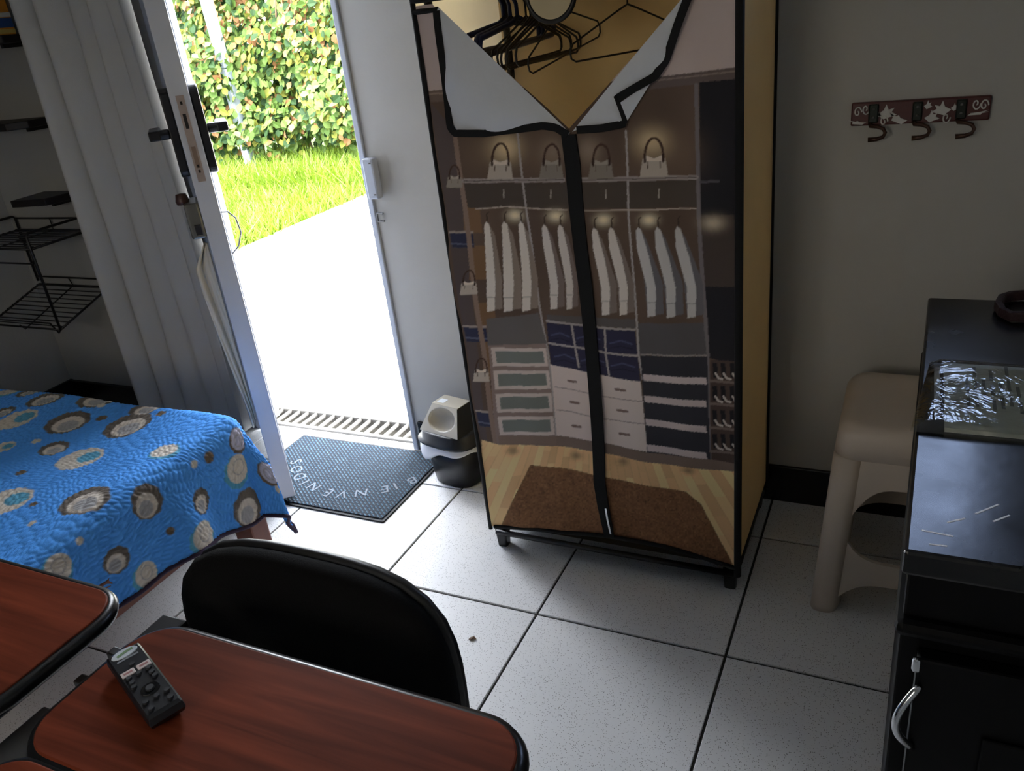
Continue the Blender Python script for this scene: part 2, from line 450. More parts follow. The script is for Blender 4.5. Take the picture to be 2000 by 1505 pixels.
HO = Matrix.Translation(-hedge.location)
lv, lf, lmi = [], [], []
base_v = np.array([v.co for v in leaf_meshes[0].vertices]); base_f = [tuple(p_.vertices) for p_ in leaf_meshes[0].polygons]
single = 0
tries = 0
cnt = 0
while cnt < N_ALL:
    x = random.uniform(-15.5, -5.2); z = 0.32 + 4.6*random.random()
    low = z < 0.95
    if low and random.random() < 0.72: continue
    depth = random.random()**1.3*2.0
    y = hedge_front(x, z) + depth
    mt = leaf_xform(x, y, z); k = pick(x, z)
    cnt += 1
    if single < N_SINGLE and depth < 0.06 and 0.5 < z < 3.9 and -13.2 < x < -6.5:
        o = bpy.data.objects.new('leaf', leaf_meshes[k]); C.objects.link(o); o.parent = hedge
        o.matrix_local = HO @ mt; single += 1
        continue
    A = np.array(HO @ mt)
    o0 = len(lv)*8
    lv.append(base_v @ A[:3,:3].T + A[:3,3])
    lf += [tuple(i+o0 for i in f_) for f_ in base_f]; lmi += [k]*len(base_f)
me = bpy.data.meshes.new('foliage'); me.from_pydata(np.concatenate(lv).tolist(), [], lf); me.update()
for m_ in LM: me.materials.append(m_)
me.polygons.foreach_set('material_index', lmi)
fo = bpy.data.objects.new('foliage', me); C.objects.link(fo); fo.parent = hedge; fo['kind'] = 'stuff'
M_bark = mat('hedge_bark', (84, 66, 46), 0.9, noise=0.3)
for k in range(16):
    x = -14+k*0.55+random.uniform(-0.15,0.15); y = 12.0+random.uniform(-0.2,0.5)
    pts = [(x,y,0.16)]
    for q_ in range(1,6): pts.append((x+random.uniform(-0.14,0.14)*q_*0.6, y+random.uniform(-0.1,0.1)*q_, 0.16+q_*0.72))
    MB().tube(pts, [0.055,0.05,0.045,0.036,0.026,0.015], 6).build('stem', M_bark, hedge)
# post in front of the hedge
PYP = 10.80; pa_ = onto(492, 327, PYP, 1); top = onto(400, -10, PYP, 1)
pa_ = pa_ + (pa_-top)*((pa_[2]-0.17)/(top[2]-pa_[2]))
pd = thing('fence_post', (pa_[0], PYP, 0.17), 'white leaning post standing in front of the hedge', 'post')
M_post = mat('white_post_paint', (120, 130, 138), 0.6, noise=0.1)
a_, b_ = np.array([pa_[0], PYP, 0.17]), np.array([top[0], PYP, top[2]])
mid = a_+(b_-a_)*0.62
for p0, p1, nm in ((a_, mid, 'lower_post'), (mid+(b_-a_)*0.004, b_+(b_-a_)*0.1, 'upper_post')):
    d_ = Vector(p1-p0)
    MB().obox((p0+p1)/2, (1,0.0,0), (0,1,0.0), d_, 0.092, 0.092, d_.length/2).build(nm, M_post, pd, bevel=0.006)
# lawn grass, uncountable
M_grass = mat('lawn_blades', (92, 116, 22), 0.6, noise=0.35, nscale=2, trans=0.4)
NB = 36000
gx = rng.uniform(-15.5, KX-0.30, NB); gy = rng.uniform(3.0, 12.2, NB)
fl_ = rng.random(NB); hh = rng.uniform(0.12, 0.36, NB)*np.where(gy > 9.3, 1.9, 1.0)
an = rng.uniform(0, 2*np.pi, NB); wd = rng.uniform(0.014, 0.028, NB); ln = rng.normal(0, 0.5, (NB,2))*hh[:,None]
V = np.zeros((NB,3,3))
V[:,0] = np.stack([gx-np.cos(an)*wd, gy-np.sin(an)*wd, np.full(NB,0.165)], -1)
V[:,1] = np.stack([gx+np.cos(an)*wd, gy+np.sin(an)*wd, np.full(NB,0.165)], -1)
V[:,2] = np.stack([gx+ln[:,0], gy+ln[:,1], 0.165+hh], -1)
me = bpy.data.meshes.new('grass'); me.from_pydata((V.reshape(-1,3)*T).tolist(), [], np.arange(NB*3).reshape(-1,3).tolist()); me.update()
me.materials.append(M_grass)
go = bpy.data.objects.new('grass', me); C.objects.link(go); tag(go, 'bright green lawn grass growing beyond the kerb', 'grass', kind='stuff')

# ================================================================== door leaf, standing open into the room
HG = np.array([-2.08, 1.46]); LK = np.array([-1.115, 0.525])
dv = (LK-HG); LEN = np.hypot(*dv); dv = dv/LEN                 # along the leaf, hinge -> lock edge
nv = np.array([-dv[1], dv[0]])                                 # outer face normal (towards +X +Y)
def leafp(s_, t_, z): q_ = HG + dv*s_ + nv*t_; return (q_[0], q_[1], z)
DZ0, DZ1, DT = 0.045, 4.58, 0.055
M_rib = mat('grey_door_sheet', (170, 175, 186), 0.45, noise=0.05)
door = thing('door_1', (HG[0], HG[1], 0), 'white metal door leaf standing open with black lever handles', kind='structure')
def dbox(s0, s1, t0, t1, z0, z1): 
    b_ = MB(); ps = [leafp(s0,t0,z0)[:2], leafp(s1,t0,z0)[:2], leafp(s1,t1,z0)[:2], leafp(s0,t1,z0)[:2]]
    return b_.prism(ps, z0, z1)
dbox(0.0, LEN-0.10, -DT*0.75, DT*0.75, DZ0+0.1, DZ1-0.1).build('panel', M_rib, door)
dbox(LEN-0.16, LEN, -DT, DT, DZ0, DZ1).build('lock_stile', M_white_paint, door, bevel=0.003)
dbox(0.0, 0.12, -DT, DT, DZ0, DZ1).build('hinge_stile', M_white_paint, door, bevel=0.003)
dbox(0.12, LEN-0.16, -DT, DT, DZ0, DZ0+0.16).build('bottom_rail', M_white_paint, door, bevel=0.003)
dbox(0.12, LEN-0.16, -DT, DT, DZ1-0.16, DZ1).build('top_rail', M_white_paint, door, bevel=0.003)
s_ = 0.16
while s_ < LEN-0.22:
    dbox(s_, s_+0.035, DT*0.75, DT*1.15, DZ0+0.2, DZ1-0.2).build('rib', M_rib, door, bevel=0.002)
    s_ += 0.095
M_blackplastic = mat('black_handle_enamel', (14, 14, 20), 0.35)
M_brass = mat('worn_lock_plate', (176, 160, 150), 0.4, metal=0.6, noise=0.2)
def height_at(px, py):           # height on the lock edge for a photo pixel
    best = min(np.linspace(0.1, 4, 800), key=lambda z: abs(topx(np.array(leafp(LEN,0,z)))[1]-py)); return best
zh = height_at(0, 258); zt = height_at(0, 168); zb = height_at(0, 345)
for sg in (1, -1):
    pl = MB()
    poly = rrect(LEN-0.135, LEN-0.02, zb, zt, 0.05)
    r0 = [leafp(a_, sg*DT, b_) for a_, b_ in poly]; r1 = [leafp(a_, sg*(DT+0.05), b_) for a_, b_ in poly]
    po = pl.loft([r0, r1]).build('handle_plate', M_blackplastic, door, bevel=0.004)
    lv_ = MB().tube([leafp(LEN-0.078, sg*(DT+0.05), zh), leafp(LEN-0.078, sg*(DT+0.14), zh)], 0.030, 12)
    for (sa, sb, ta, tb) in ((LEN-0.30, LEN-0.045, DT+0.10, DT+0.165),):
        ps_ = [leafp(sa,sg*ta,0)[:2], leafp(sb,sg*ta,0)[:2], leafp(sb,sg*tb,0)[:2], leafp(sa,sg*tb,0)[:2]]
        lv_.prism(ps_, zh-0.028, zh+0.028)
    lv_.build('lever', M_blackplastic, po, bevel=0.004)
fp = dbox(LEN, LEN+0.006, -0.022, 0.022, zb-0.03, zt-0.05).build('lock_faceplate', M_brass, door)
M_hole = mat('dark_lock_recess', (20, 14, 12), 0.7)
dbox(LEN+0.006, LEN+0.009, -0.010, 0.008, zh+0.02, zh+0.10).build('latch_hole', M_hole, fp)
dbox(LEN+0.006, LEN+0.009, -0.012, 0.012, zh-0.20, zh-0.08).build('bolt_slot', mat('lock_bolt_brass', (150,128,112), 0.4, metal=0.7), fp)
for zz in (zb+0.03, zb+0.06, zt-0.09):
    dbox(LEN+0.006, LEN+0.010, -0.006, 0.006, zz-0.008, zz+0.008).build('screw', M_hole, fp)
# rim lock on the inner face, just under the lever plate
zr = height_at(0, 425)
rl = dbox(LEN-0.24, LEN+0.004, -DT-0.085, -DT, zr-0.11, zr+0.10).build('rim_lock', mat('rim_lock_nickel', (122,120,112), 0.35, metal=0.8, noise=0.2), door, bevel=0.006)
dbox(LEN+0.004, LEN+0.012, -DT-0.055, -DT-0.02, zr-0.085, zr-0.025).build('lock_bolt', M_hole, rl)
MB().lathe([(0.035,0),(0.04,0.02),(0.03,0.06),(0.0,0.065)], leafp(LEN-0.10,-DT-0.085,zr+0.09), 14).build('knob', mat('brown_bakelite', (70,44,36), 0.3), rl, smooth=True)
# loop of wire on the outer face
zc0 = height_at(0, 425)
MB().tube([leafp(LEN-0.02, DT, zc0+0.02), leafp(LEN-0.02, DT+0.04, zc0+0.015), leafp(LEN-0.03, DT+0.075, zc0-0.03), leafp(LEN-0.03, DT+0.085, zc0-0.12), leafp(LEN-0.02, DT+0.05, zc0-0.20), leafp(LEN-0.02, DT, zc0-0.24)], 0.005, 6).build('wire_loop', mat('grey_wire', (150,152,160), 0.5), door, smooth=True)

# white cloth hanging from the rim lock
hk = np.array(leafp(LEN-0.04, -DT-0.10, zr-0.13))
tw = MB()
def cloth_fn(u, v):
    z = hk[2] - 0.02 - 1.22*v - 0.06*u*(v > 0.97)
    wv = 0.02+0.085*min(1, v/0.12)
    wv *= (1-0.70*max(0, v-0.25)/0.75)
    t_ = -DT-0.012-wv*u
    s_ = LEN-0.055-0.03*v + 0.020*math.sin(u*7+v*3) + 0.012*math.sin(u*15+v*9)
    return leafp(s_, t_, z)
tw.grid(cloth_fn, 18, 44)
cl = tw.build('hanging_cloth', mat('cream_cotton', (206, 196, 176), 0.95, noise=0.06, bump=0.3, bscale=40), smooth=True, solid=0.003)
tag(cl, 'narrow cream cloth hanging from the lock of the open door', 'cloth')

# ================================================================== curtain beside the door
M_curt = mat('grey_curtain_fabric', (204, 202, 196), 0.95, noise=0.05, nscale=10, bump=0.2, bscale=400, trans=0.08)
cu = MB()
CXL, CXR, CYM = -3.10, -2.03, 1.21
def curt_fn(u, v):
    z = 4.75 - v*4.68
    x = CXL + (CXR-CXL)*u + 0.02*math.sin(v*3+u*4)
    ph = u*2*math.pi*4.8 + 0.9*math.sin(u*5.5+0.6)
    amp = (0.125+0.02*v)*(0.75+0.35*math.sin(u*6.0+1.0))
    y = CYM + amp*math.sin(ph+0.4*v) + 0.030*math.sin(ph*2.1+1+v*1.5) + 0.02*math.sin(u*11+v*5)
    x += 0.060*math.cos(ph+0.4*v)
    return (x, y, z)
cu.grid(curt_fn, 220, 40)
ct = thing('curtain', (-2.6, CYM, 0.07), 'long grey pleated curtain hanging beside the open door', 'curtain')
cu.build('drape', M_curt, ct, smooth=True, solid=0.0025)
MB().strip([curt_fn(0, v/30) for v in range(31)], 0.035, 0.006, (0,-1,0)).build('side_hem', mat('curtain_hem_slate', (92,96,108), 0.95), ct)
MB().tube([(-3.45,CYM,4.80),(-2.13,CYM,4.80)], 0.028, 12).build('curtain_rod', M_black_metal, None, smooth=True)
tag(bpy.data.objects['curtain_rod'], 'black rod carrying the grey curtain', 'curtain rod')
for k in range(9):
    x = CXL+0.05+k*(CXR-CXL-0.30)/8
    MB().tube([(x, CYM+0.045*math.cos(a_), 4.80+0.045*math.sin(a_)) for a_ in np.linspace(0,2*math.pi,17)[:-1]], 0.008, 6, closed=True).build('ring', M_black_metal, ct)

# ================================================================== shelves on the back wall, left of the curtain
M_shelf = mat('dark_stained_board', (24, 20, 22), 0.5, noise=0.3, nscale=15)
for nm, (x0, x1, z, d, lab) in enumerate(((-4.38,-3.38,3.12,0.34,'uppermost dark shelf board with a printed carton on it'),
        (-4.38,-3.42,2.53,0.34,'middle dark shelf board, empty, above the small shelf'),
        (-3.83,-3.43,1.955,0.34,'smallest and lowest dark shelf board, over the wire rack'))):
    sh = thing('wall_shelf', ((x0+x1)/2, 1.42, z), lab, 'shelf', 'dark shelves beside the curtain')
    if nm < 2: poly = [(x0,1.42),(x1,1.42),(x1,1.20),(x1-0.10,1.42-d),(x0,1.42-d)]
    else: poly = [(x0,1.42),(x1,1.42),(x1-0.03,1.14),(x0+0.04,1.08)]
    MB().prism(poly, z, z+0.055).build('board', M_shelf, sh, bevel=0.003)
    for xb in (x0+0.08, x1-0.12):
        MB().box(xb, xb+0.03, 1.25, 1.419, z-0.03, z-0.001).build('bracket', M_black_metal, sh)
bx = thing('printed_carton', (-3.68, 1.30, 3.176), 'orange and blue printed carton standing on the top shelf', 'box')
M_or = mat('carton_orange', (214, 140, 40), 0.6, noise=0.25, nscale=25); M_bl = mat('carton_blue', (40, 78, 140), 0.6); M_wh = mat('carton_white', (214,214,206), 0.6)
MB().box(-3.92, -3.46, 1.22, 1.38, 3.177, 3.72).build('box_body', M_or, bx, bevel=0.002)
MB().box(-3.921, -3.459, 1.212, 1.3801, 3.225, 3.29).build('blue_band', M_bl, bx)
MB().box(-3.921, -3.459, 1.213, 1.3801, 3.295, 3.325).build('white_band', M_wh, bx)
MB().box(-3.921, -3.459, 1.213, 1.3801, 3.185, 3.215).build('yellow_band', mat('carton_yellow', (206,180,96), 0.6), bx)

# ================================================================== black wire rack in the corner
RX0, RX1, RYF, RYB = -4.30, -3.41, 0.86, 1.40
rk = thing('wire_rack', ((RX0+RX1)/2, 1.15, 1.02), 'black two-tier wire rack hanging in the corner over the bed', 'rack')
def wire(nm, pts, r=0.009, par=rk, closed=False):
    return MB().tube(pts, r, 6, closed).build(nm, M_black_metal, par, smooth=True)
# side frames: post, upper guard
for x in (RX0, RX1):
    wire('side_frame', [(x,RYF,1.03),(x,RYF,1.79),(x,RYF+0.02,1.81),(x,RYB-0.02,1.81),(x,RYB,1.79),(x,RYB,1.23)], 0.011)
ut = wire('upper_tray', [(RX0,RYF,1.69),(RX1,RYF,1.69),(RX1,RYB,1.69),(RX0,RYB,1.69)], 0.010, rk, True)
for k in range(9):
    y = RYF+(k+0.5)*(RYB-RYF)/9
    wire('tray_wire', [(RX0,y,1.70),(RX1,y,1.70)], 0.0055, ut)
wire('cross_wire', [((RX0+RX1)/2,RYF,1.69),((RX0+RX1)/2,RYB,1.69),((RX0+RX1)/2,RYB,1.79)], 0.006, ut)
wire('back_guard', [(RX0+0.01,RYB,1.79),(RX1-0.01,RYB,1.79)], 0.008, ut)
wire('front_lip', [(RX0,RYF,1.575),(RX1-0.03,RYF,1.575),(RX1-0.01,RYF,1.61),(RX1,RYF,1.68)], 0.007, ut)
def lz(y): return 1.03+(y-RYF)*(1.20-1.03)/(RYB-RYF)
lt_ = wire('lower_tray', [(RX0,RYF,lz(RYF)),(RX1,RYF,lz(RYF)),(RX1,RYB,lz(RYB)),(RX0,RYB,lz(RYB))], 0.010, rk, True)
for k in range(10):
    y = RYF+(k+0.5)*(RYB-RYF)/10
    wire('tray_wire', [(RX0,y,lz(y)+0.01),(RX1,y,lz(y)+0.01)], 0.0055, lt_)
wire('cross_wire', [((RX0+RX1)/2,RYF-0.03,lz(RYF)+0.03),((RX0+RX1)/2,RYF,lz(RYF)-0.02),((RX0+RX1)/2,RYB,lz(RYB)),((RX0+RX1)/2-0.03,RYB,1.27)], 0.006, lt_)
wire('back_guard', [(RX0,RYB,1.27),(RX1-0.01,RYB,1.27),(RX1,RYB,1.20)], 0.008, lt_)
wire('front_lip', [(RX0,RYF,lz(RYF)+0.05),(RX1-0.10,RYF,lz(RYF)+0.05),(RX1-0.03,RYF,lz(RYF)-0.03),(RX1,RYF,lz(RYF))], 0.007, lt_)
for x in (RX0, RX1):
    MB().box(x-0.018, x+0.018, RYB-0.02, WALL_Y-0.002, 1.58, 1.64).build('wall_clip', M_black_metal, rk)

# ================================================================== bed, mattress under a quilt
BX0, BX1, BY0, BY1 = -4.36, -0.66, -2.15, -0.06
M_bedwood = mat('reddish_bed_timber', (112, 58, 40), 0.5, noise=0.25, nscale=8, stretch=(1,6,6))
bed = thing('bed', ((BX0+BX1)/2, (BY0+BY1)/2, 0), 'single bed with a reddish-brown timber frame under the blue quilt', 'bed')
MB().box(BX1-0.05, BX1, BY0, BY1, 0.50, 0.72).build('end_rail', M_bedwood, bed, bevel=0.004)
MB().box(BX0, BX0+0.05, BY0, BY1, 0.50, 0.72).build('end_rail', M_bedwood, bed, bevel=0.004)
for y in (BY0, BY1-0.05):
    MB().box(BX0+0.051, BX1-0.051, y, y+0.05, 0.50, 0.72).build('side_rail', M_bedwood, bed, bevel=0.004)
for x in (BX0+0.02, BX1-0.16):
    for y in (BY0+0.03, BY1-0.17):
        MB().box(x, x+0.14, y, y+0.14, 0.0, 0.499).build('leg', M_bedwood, bed, bevel=0.006)
MB().box(BX0+0.06, BX1-0.06, BY0+0.06, BY1-0.06, 0.60, 0.69).build('slat_base', M_bedwood, bed)
MB().prism(rrect(BX0+0.02, BX1-0.02, BY0+0.02, BY1-0.02, 0.08), 0.725, 1.03).build('mattress', mat('mattress_ticking', (206,206,210), 0.9), bed, bevel=0.02, seg=3)

QZ, QR = 1.055, 0.10
QX1, QY0, QY1 = BX1+0.005, BY0-0.005, BY1+0.005
OX, OYF, OYN = 0.55, 0.60, 0.45            # overhang at the foot, far side, near side
def quilt_pt(u, v):
    """flat cloth coordinates (tiles) -> draped position"""
    a_ = max(0.0, u-QX1+QR); bf = max(0.0, v-QY1+QR); bn = max(0.0, QY0+QR-v)
    b_ = bf if bf > 0 else -bn
    d = math.hypot(a_, b_)
    x0, y0 = min(u, QX1-QR), min(max(v, QY0+QR), QY1-QR)
    puff = 0.012*math.sin(u*5.1+v*2.2)+0.010*math.sin(v*6.3-u*1.7)
    if d == 0: return (x0, y0, QZ+puff)
    ex, ey = a_/d, b_/d
    arc = QR*math.pi/2
    cor = 2*abs(ex*ey)
    if d < arc:
        th = d/QR; out = QR*math.sin(th); dn = QR*(1-math.cos(th))
    else:
        l_ = d-arc; fl = 0.10+0.10*cor
        per = (v if a_ > abs(b_) else u)
        wv = 0.030*math.sin(per*8.0+0.6)+0.018*math.sin(per*17.0)
        out = QR + l_*math.sin(fl) + wv*min(1, l_/0.25); dn = QR + l_*math.cos(fl)
    z = QZ - dn + puff*max(0, 1-d/0.2)
    # crease running from the mattress corner into the hanging corner
    return (x0+ex*out, y0+ey*out, z)
U0, U1, V0, V1 = BX0+0.0, QX1+OX-QR, QY0-OYN+QR, QY1+OYF-QR
NU, NV = 760, 520
uu = np.linspace(U0, U1, NU+1); vv = np.linspace(V0, V1, NV+1)
def u_end(v): t_ = min(1, max(0, (v+0.70)/0.55)); return U1+0.13*t_*t_*(3-2*t_)
UVG = np.array([[(U0+(u_end(v)-U0)*(u-U0)/(U1-U0), v) for u in uu] for v in vv])
QP = np.array([[quilt_pt(u, v) for u, v in row] for row in UVG])
qpx = topx(QP.reshape(-1,3)); UVg = UVG.reshape(-1,2)
zdep = (QP.reshape(-1,3)-CAM) @ CF
def quilt_uv(px, py):
    d2 = (qpx[:,0]-px)**2+(qpx[:,1]-py)**2
    near = np.where(d2 < max(d2.min()*1.5, 9))[0]
    i = near[np.argmin(zdep[near])]
    return UVg[i], zdep[i]
BLUE = np.array(lin((84, 164, 252)))
QC = np.tile(BLUE, (len(UVg), 1))
# printed discs: photo position, radius px, style
GR, CRM, TEA, LIL, BRN = lin((112,104,98)), lin((216,208,198)), lin((96,170,206)), lin((196,196,220)), lin((120,104,88))
PALE = lin((196,196,196)); MIDG = lin((172,172,176))
discs = [(164,974,48,'g',.25),(290,980,34,'g',-.2),(396,978,25,'g',0.05),(488,990,38,'g',.1),(249,828,46,'g',.0),(131,822,42,'g',.15),(105,873,28,'g',.1),
         (155,894,44,'t',.1),(320,880,30,'c',0),(88,776,35,'g',.05),(57,760,25,'g',0),(191,776,38,'g',.15),(284,781,32,'g',.1),(466,921,34,'c',0),(528,925,28,'l',0),
         (469,860,26,'l',0),(230,1093,28,'g',.1),(113,1115,34,'c',0),(287,1125,30,'c',0),(402,1050,34,'c',0),(15,975,46,'t',.1),(32,816,38,'t',0),(4,803,24,'g',0),(6,871,22,'t',0),
         (15,745,26,'c',0),(60,1020,8,'k',0),(158,1058,8,'k',0),(335,1037,8,'b',0),(381,907,8,'k',0),(411,892,12,'b',0),(314,805,10,'b',0),(198,789,8,'k',0),(70,859,9,'k',0),(41,921,10,'b',0),(64,983,8,'b',0),(198,814,11,'b',0),
         (545,955,9,'k',0)]
spots = []
for (px, py, r, st, ec) in discs:
    (u0, v0), zd = quilt_uv(px, py); spots.append((u0, v0, r*zd/FPX, st))
rq = random.Random(3); tries = 0
while len(spots) < 95 and tries < 4000:                     # the print goes on over the rest of the quilt
    tries += 1
    u0, v0 = rq.uniform(U0, U1), rq.uniform(V0, V1); R_ = rq.choice((0.02, 0.03, 0.07, 0.09, 0.11))
    if min(math.hypot(u0-a_, v0-b_)-c_-R_ for a_, b_, c_, _ in spots) < 0.06: continue
    q_ = topx(np.array(quilt_pt(u0, v0)))
    if -40 < q_[0] < 620 and 700 < q_[1] < 1180: continue
    spots.append((u0, v0, R_, rq.choice('gggtcl') if R_ > 0.05 else rq.choice('kb')))
for (u0, v0, R_, st) in spots:
    # keep the print inside its photographed height where the cloth is seen edge-on
    du, dv_ = UVg[:,0]-u0, UVg[:,1]-v0
    ang = np.arctan2(dv_, du)
    dd = np.hypot(du, dv_)*(1+0.03*np.sin(9*ang))
    SW = 0.007
    def fill(d_, lim, col):
        a_ = np.clip((lim-d_)/SW+0.5, 0, 1)[:,None]; QC[:] = QC*(1-a_)+np.array(col)*a_
    if st == 'g':
        fill(dd, R_, GR)
        fill(np.hypot(du-0.18*R_, dv_+0.12*R_), 0.70*R_, CRM); fill(np.hypot(du-0.30*R_, dv_+0.22*R_), 0.46*R_, MIDG)
    elif st == 't':
        fill(dd, R_, CRM); fill(np.hypot(du-0.25*R_, dv_-0.25*R_), 0.50*R_, TEA)
    elif st == 'c':
        fill(dd, R_, TEA); fill(np.hypot(du+0.12*R_, dv_-0.12*R_), 0.85*R_, CRM)
        fill(np.abs(np.hypot(du+0.2*R_, dv_-0.2*R_)-0.45*R_), 0.035*R_, MIDG)
    elif st == 'l':
        fill(dd, R_, BRN); fill(np.hypot(du+0.10*R_, dv_-0.10*R_), 0.88*R_, LIL); fill(np.abs(dd-0.47*R_), 0.035*R_, MIDG)
    elif st == 'k': fill(dd, R_, CRM)
    else: fill(dd, R_, BRN)
# quilted relief: rows of feathered lobes
def lobes(U, V):
    # feather-stitched lobes: cells of a jittered grid, drawn out along a wandering flow
    a_ = 0.9*np.sin(U*2.3+1.1*np.sin(V*1.9))+0.6*np.sin(V*3.1-U*1.2)
    mu, mv = np.floor((U+0.10*np.sin(V*5))/0.26), np.floor((V+0.10*np.sin(U*5))/0.26)
    th = np.where((mu+mv) % 2 == 0, 0.75, -0.75)+0.5*np.sin(mu*3.7+mv*1.9)+0.35*a_*0.3
    p = (U*np.cos(th)+V*np.sin(th))/0.024; q = (-U*np.sin(th)+V*np.cos(th))/0.056
    ip, iq = np.floor(p), np.floor(q); best = np.full(U.shape, 9.0); sec = np.full(U.shape, 9.0)
    for di in (-1,0,1):
        for dj in (-1,0,1):
            ci, cj = ip+di, iq+dj
            h1 = np.abs(np.sin(ci*127.1+cj*311.7)*43758.5453) % 1; h2 = np.abs(np.sin(ci*269.5+cj*183.3)*43758.5453) % 1
            d_ = np.hypot(ci+0.15+0.7*h1-p, cj+0.15+0.7*h2-q)
            sec = np.where(d_ < best, best, np.minimum(sec, d_)); best = np.minimum(best, d_)
    return np.clip((sec-best)*1.6, 0, 1)**0.6
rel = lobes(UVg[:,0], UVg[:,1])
nrm = np.cross(np.gradient(QP, axis=1), np.gradient(QP, axis=0)); nrm /= np.linalg.norm(nrm, axis=-1, keepdims=True)+1e-9
QD = QP + nrm*(0.0088*(rel.reshape(NV+1, NU+1)-0.5))[...,None]
QC = QC*(0.90+0.10*rel)[:,None]  # shade of the stitched creases put into the cloth colour
qt = thing('quilt', (BX1, BY1, 0.3), 'blue quilt printed with grey and cream discs spread over the bed', 'quilt')
idx = np.arange((NU+1)*(NV+1)).reshape(NV+1, NU+1)
fs = np.stack([idx[:-1,:-1], idx[:-1,1:], idx[1:,1:], idx[1:,:-1]], -1).reshape(-1,4)
me = bpy.data.meshes.new('quilt_cover')
me.from_pydata((QD.reshape(-1,3)*T-np.array(qt.location)).tolist(), [], fs.tolist()); me.update()
ca = me.color_attributes.new('print', 'FLOAT_COLOR', 'POINT')
ca.data.foreach_set('color', np.concatenate([QC, np.ones((len(QC),1))], 1).astype(np.float32).ravel())
me.materials.append(mat_attr('quilt_cotton', 0.85, bump=0.25, bscale=500))
for p_ in me.polygons: p_.use_smooth = True
qo = bpy.data.objects.new('cover', me); C.objects.link(qo); qo.parent = qt
md = qo.modifiers.new('solid', 'SOLIDIFY'); md.thickness = 0.006; md.offset = -1
edge = [tuple(QP[j, NU]) for j in range(0, NV+1, 4)]+[tuple(QP[NV, i]) for i in range(NU-4, -1, -8)]
MB().tube(edge, 0.013, 6).build('binding', mat('dark_plum_binding', (48, 34, 58), 0.9), qt, smooth=True)

# ================================================================== door mat with woven lettering
def make_mat_mat():
    m = bpy.data.materials.new('ribbed_teal_mat_pile'); m.use_nodes = True
    n = m.node_tree.nodes; L = m.node_tree.links; b = n['Principled BSDF']
    tc = n.new('ShaderNodeTexCoord')
    mp = n.new('ShaderNodeMapping'); L.new(tc.outputs['Object'], mp.inputs[0])
    br = n.new('ShaderNodeTexBrick'); br.inputs['Scale'].default_value = 44
    br.inputs['Mortar Size'].default_value = 0.18; br.inputs['Brick Width'].default_value = 0.9; br.inputs['Row Height'].default_value = 0.45
    br.inputs['Mortar Smooth'].default_value = 0.6; br.offset = 0.5
    mp.inputs['Rotation'].default_value = (0,0,math.radians(38))
    L.new(mp.outputs[0], br.inputs['Vector'])
    br.inputs['Color1'].default_value = (*lin((70,100,118)),1); br.inputs['Color2'].default_value = (*lin((46,76,96)),1); br.inputs['Mortar'].default_value = (*lin((14,26,40)),1)
    L.new(br.outputs['Color'], b.inputs['Base Color']); b.inputs['Roughness'].default_value = 0.9
    bp = n.new('ShaderNodeBump'); bp.inputs['Strength'].default_value = 0.9; bp.inputs['Distance'].default_value = 0.004; bp.invert = True
    L.new(br.outputs['Fac'], bp.inputs['Height']); L.new(bp.outputs[0], b.inputs['Normal'])
    return m
MX0, MX1, MY0, MY1 = -1.66, -0.31, 0.50, 1.385
dm = thing('doormat', ((MX0+MX1)/2, (MY0+MY1)/2, 0), 'dark teal ribbed welcome mat lying inside the open door', 'doormat')
MB().prism(rrect(MX0, MX1, MY0, MY1, 0.012, 3), 0.001, 0.012).build('rubber_backing', mat('black_rubber', (14,15,18), 0.7), dm)
MB().box(MX0+0.02, MX1-0.02, MY0+0.02, MY1-0.02, 0.012, 0.020).build('pile', make_mat_mat(), dm, bevel=0.002)
M_let = mat('pale_woven_letter', (112, 120, 130), 0.9, bump=0.5, bscale=500)
lets = [('B',806,939),('I',773,950),('E',752,956),('N',705,963),('V',668,966),('E',640,963),('N',612,951),('I',593,943),('D',584,931),('O',578,917),('S',577,902)]
pts = [onto(px, py, 0.02, 2)[:2] for _, px, py in lets]
# evenly read arc: tangent from neighbours, letters read from outside (upside down from here)
for k, (ch, _, _) in enumerate(lets):
    a_ = pts[max(0,k-1)]; c_ = pts[min(len(pts)-1,k+1)]
    d_ = c_-a_; ang = math.atan2(d_[1], d_[0])
    me = text_mesh(ch, 0.058, 0.0006)
    me.transform(Matrix.Translation((0,-0.022,0)))
    me.materials.clear(); me.materials.append(M_let)
    o = bpy.data.objects.new('letter', me); C.objects.link(o); o.parent = dm
    o.matrix_local = Matrix.Translation(Vector((pts[k][0],pts[k][1],0.021))*T - dm.location) @ Matrix.Rotation(ang, 4, 'Z')

# ================================================================== swing-lid waste bin
bc = onto(905, 915, 0.0, 2); BXc, BYc = -0.075, 1.150
bn_ = thing('waste_bin', (BXc, BYc, 0), 'small black swing-lid waste bin with a white liner beside the wardrobe', 'waste bin')
M_bin = mat('black_bin_plastic', (12, 13, 18), 0.38, noise=0.1)
BR = math.radians(-12)
MB().lathe([(0.150,0.0),(0.165,0.008),(0.205,0.36),(0.198,0.36),(0.158,0.02)], (BXc,BYc,0), 40, 1.12, 0.9, BR, 3.0).build('bucket', M_bin, bn_, smooth=True)
ln_ = MB()
def liner(u, v):
    a_ = 2*math.pi*u
    q_ = (abs(math.cos(a_))**3+abs(math.sin(a_))**3)**(-1/3)
    drop = 0.075+0.045*math.sin(a_*3+1.0)+0.03*math.sin(a_*5)
    r = (0.208+0.030*v)*q_
    x, y = r*1.12*math.cos(a_), r*0.9*math.sin(a_)
    return (BXc+x*math.cos(BR)-y*math.sin(BR), BYc+x*math.sin(BR)+y*math.cos(BR), 0.372-drop*v)
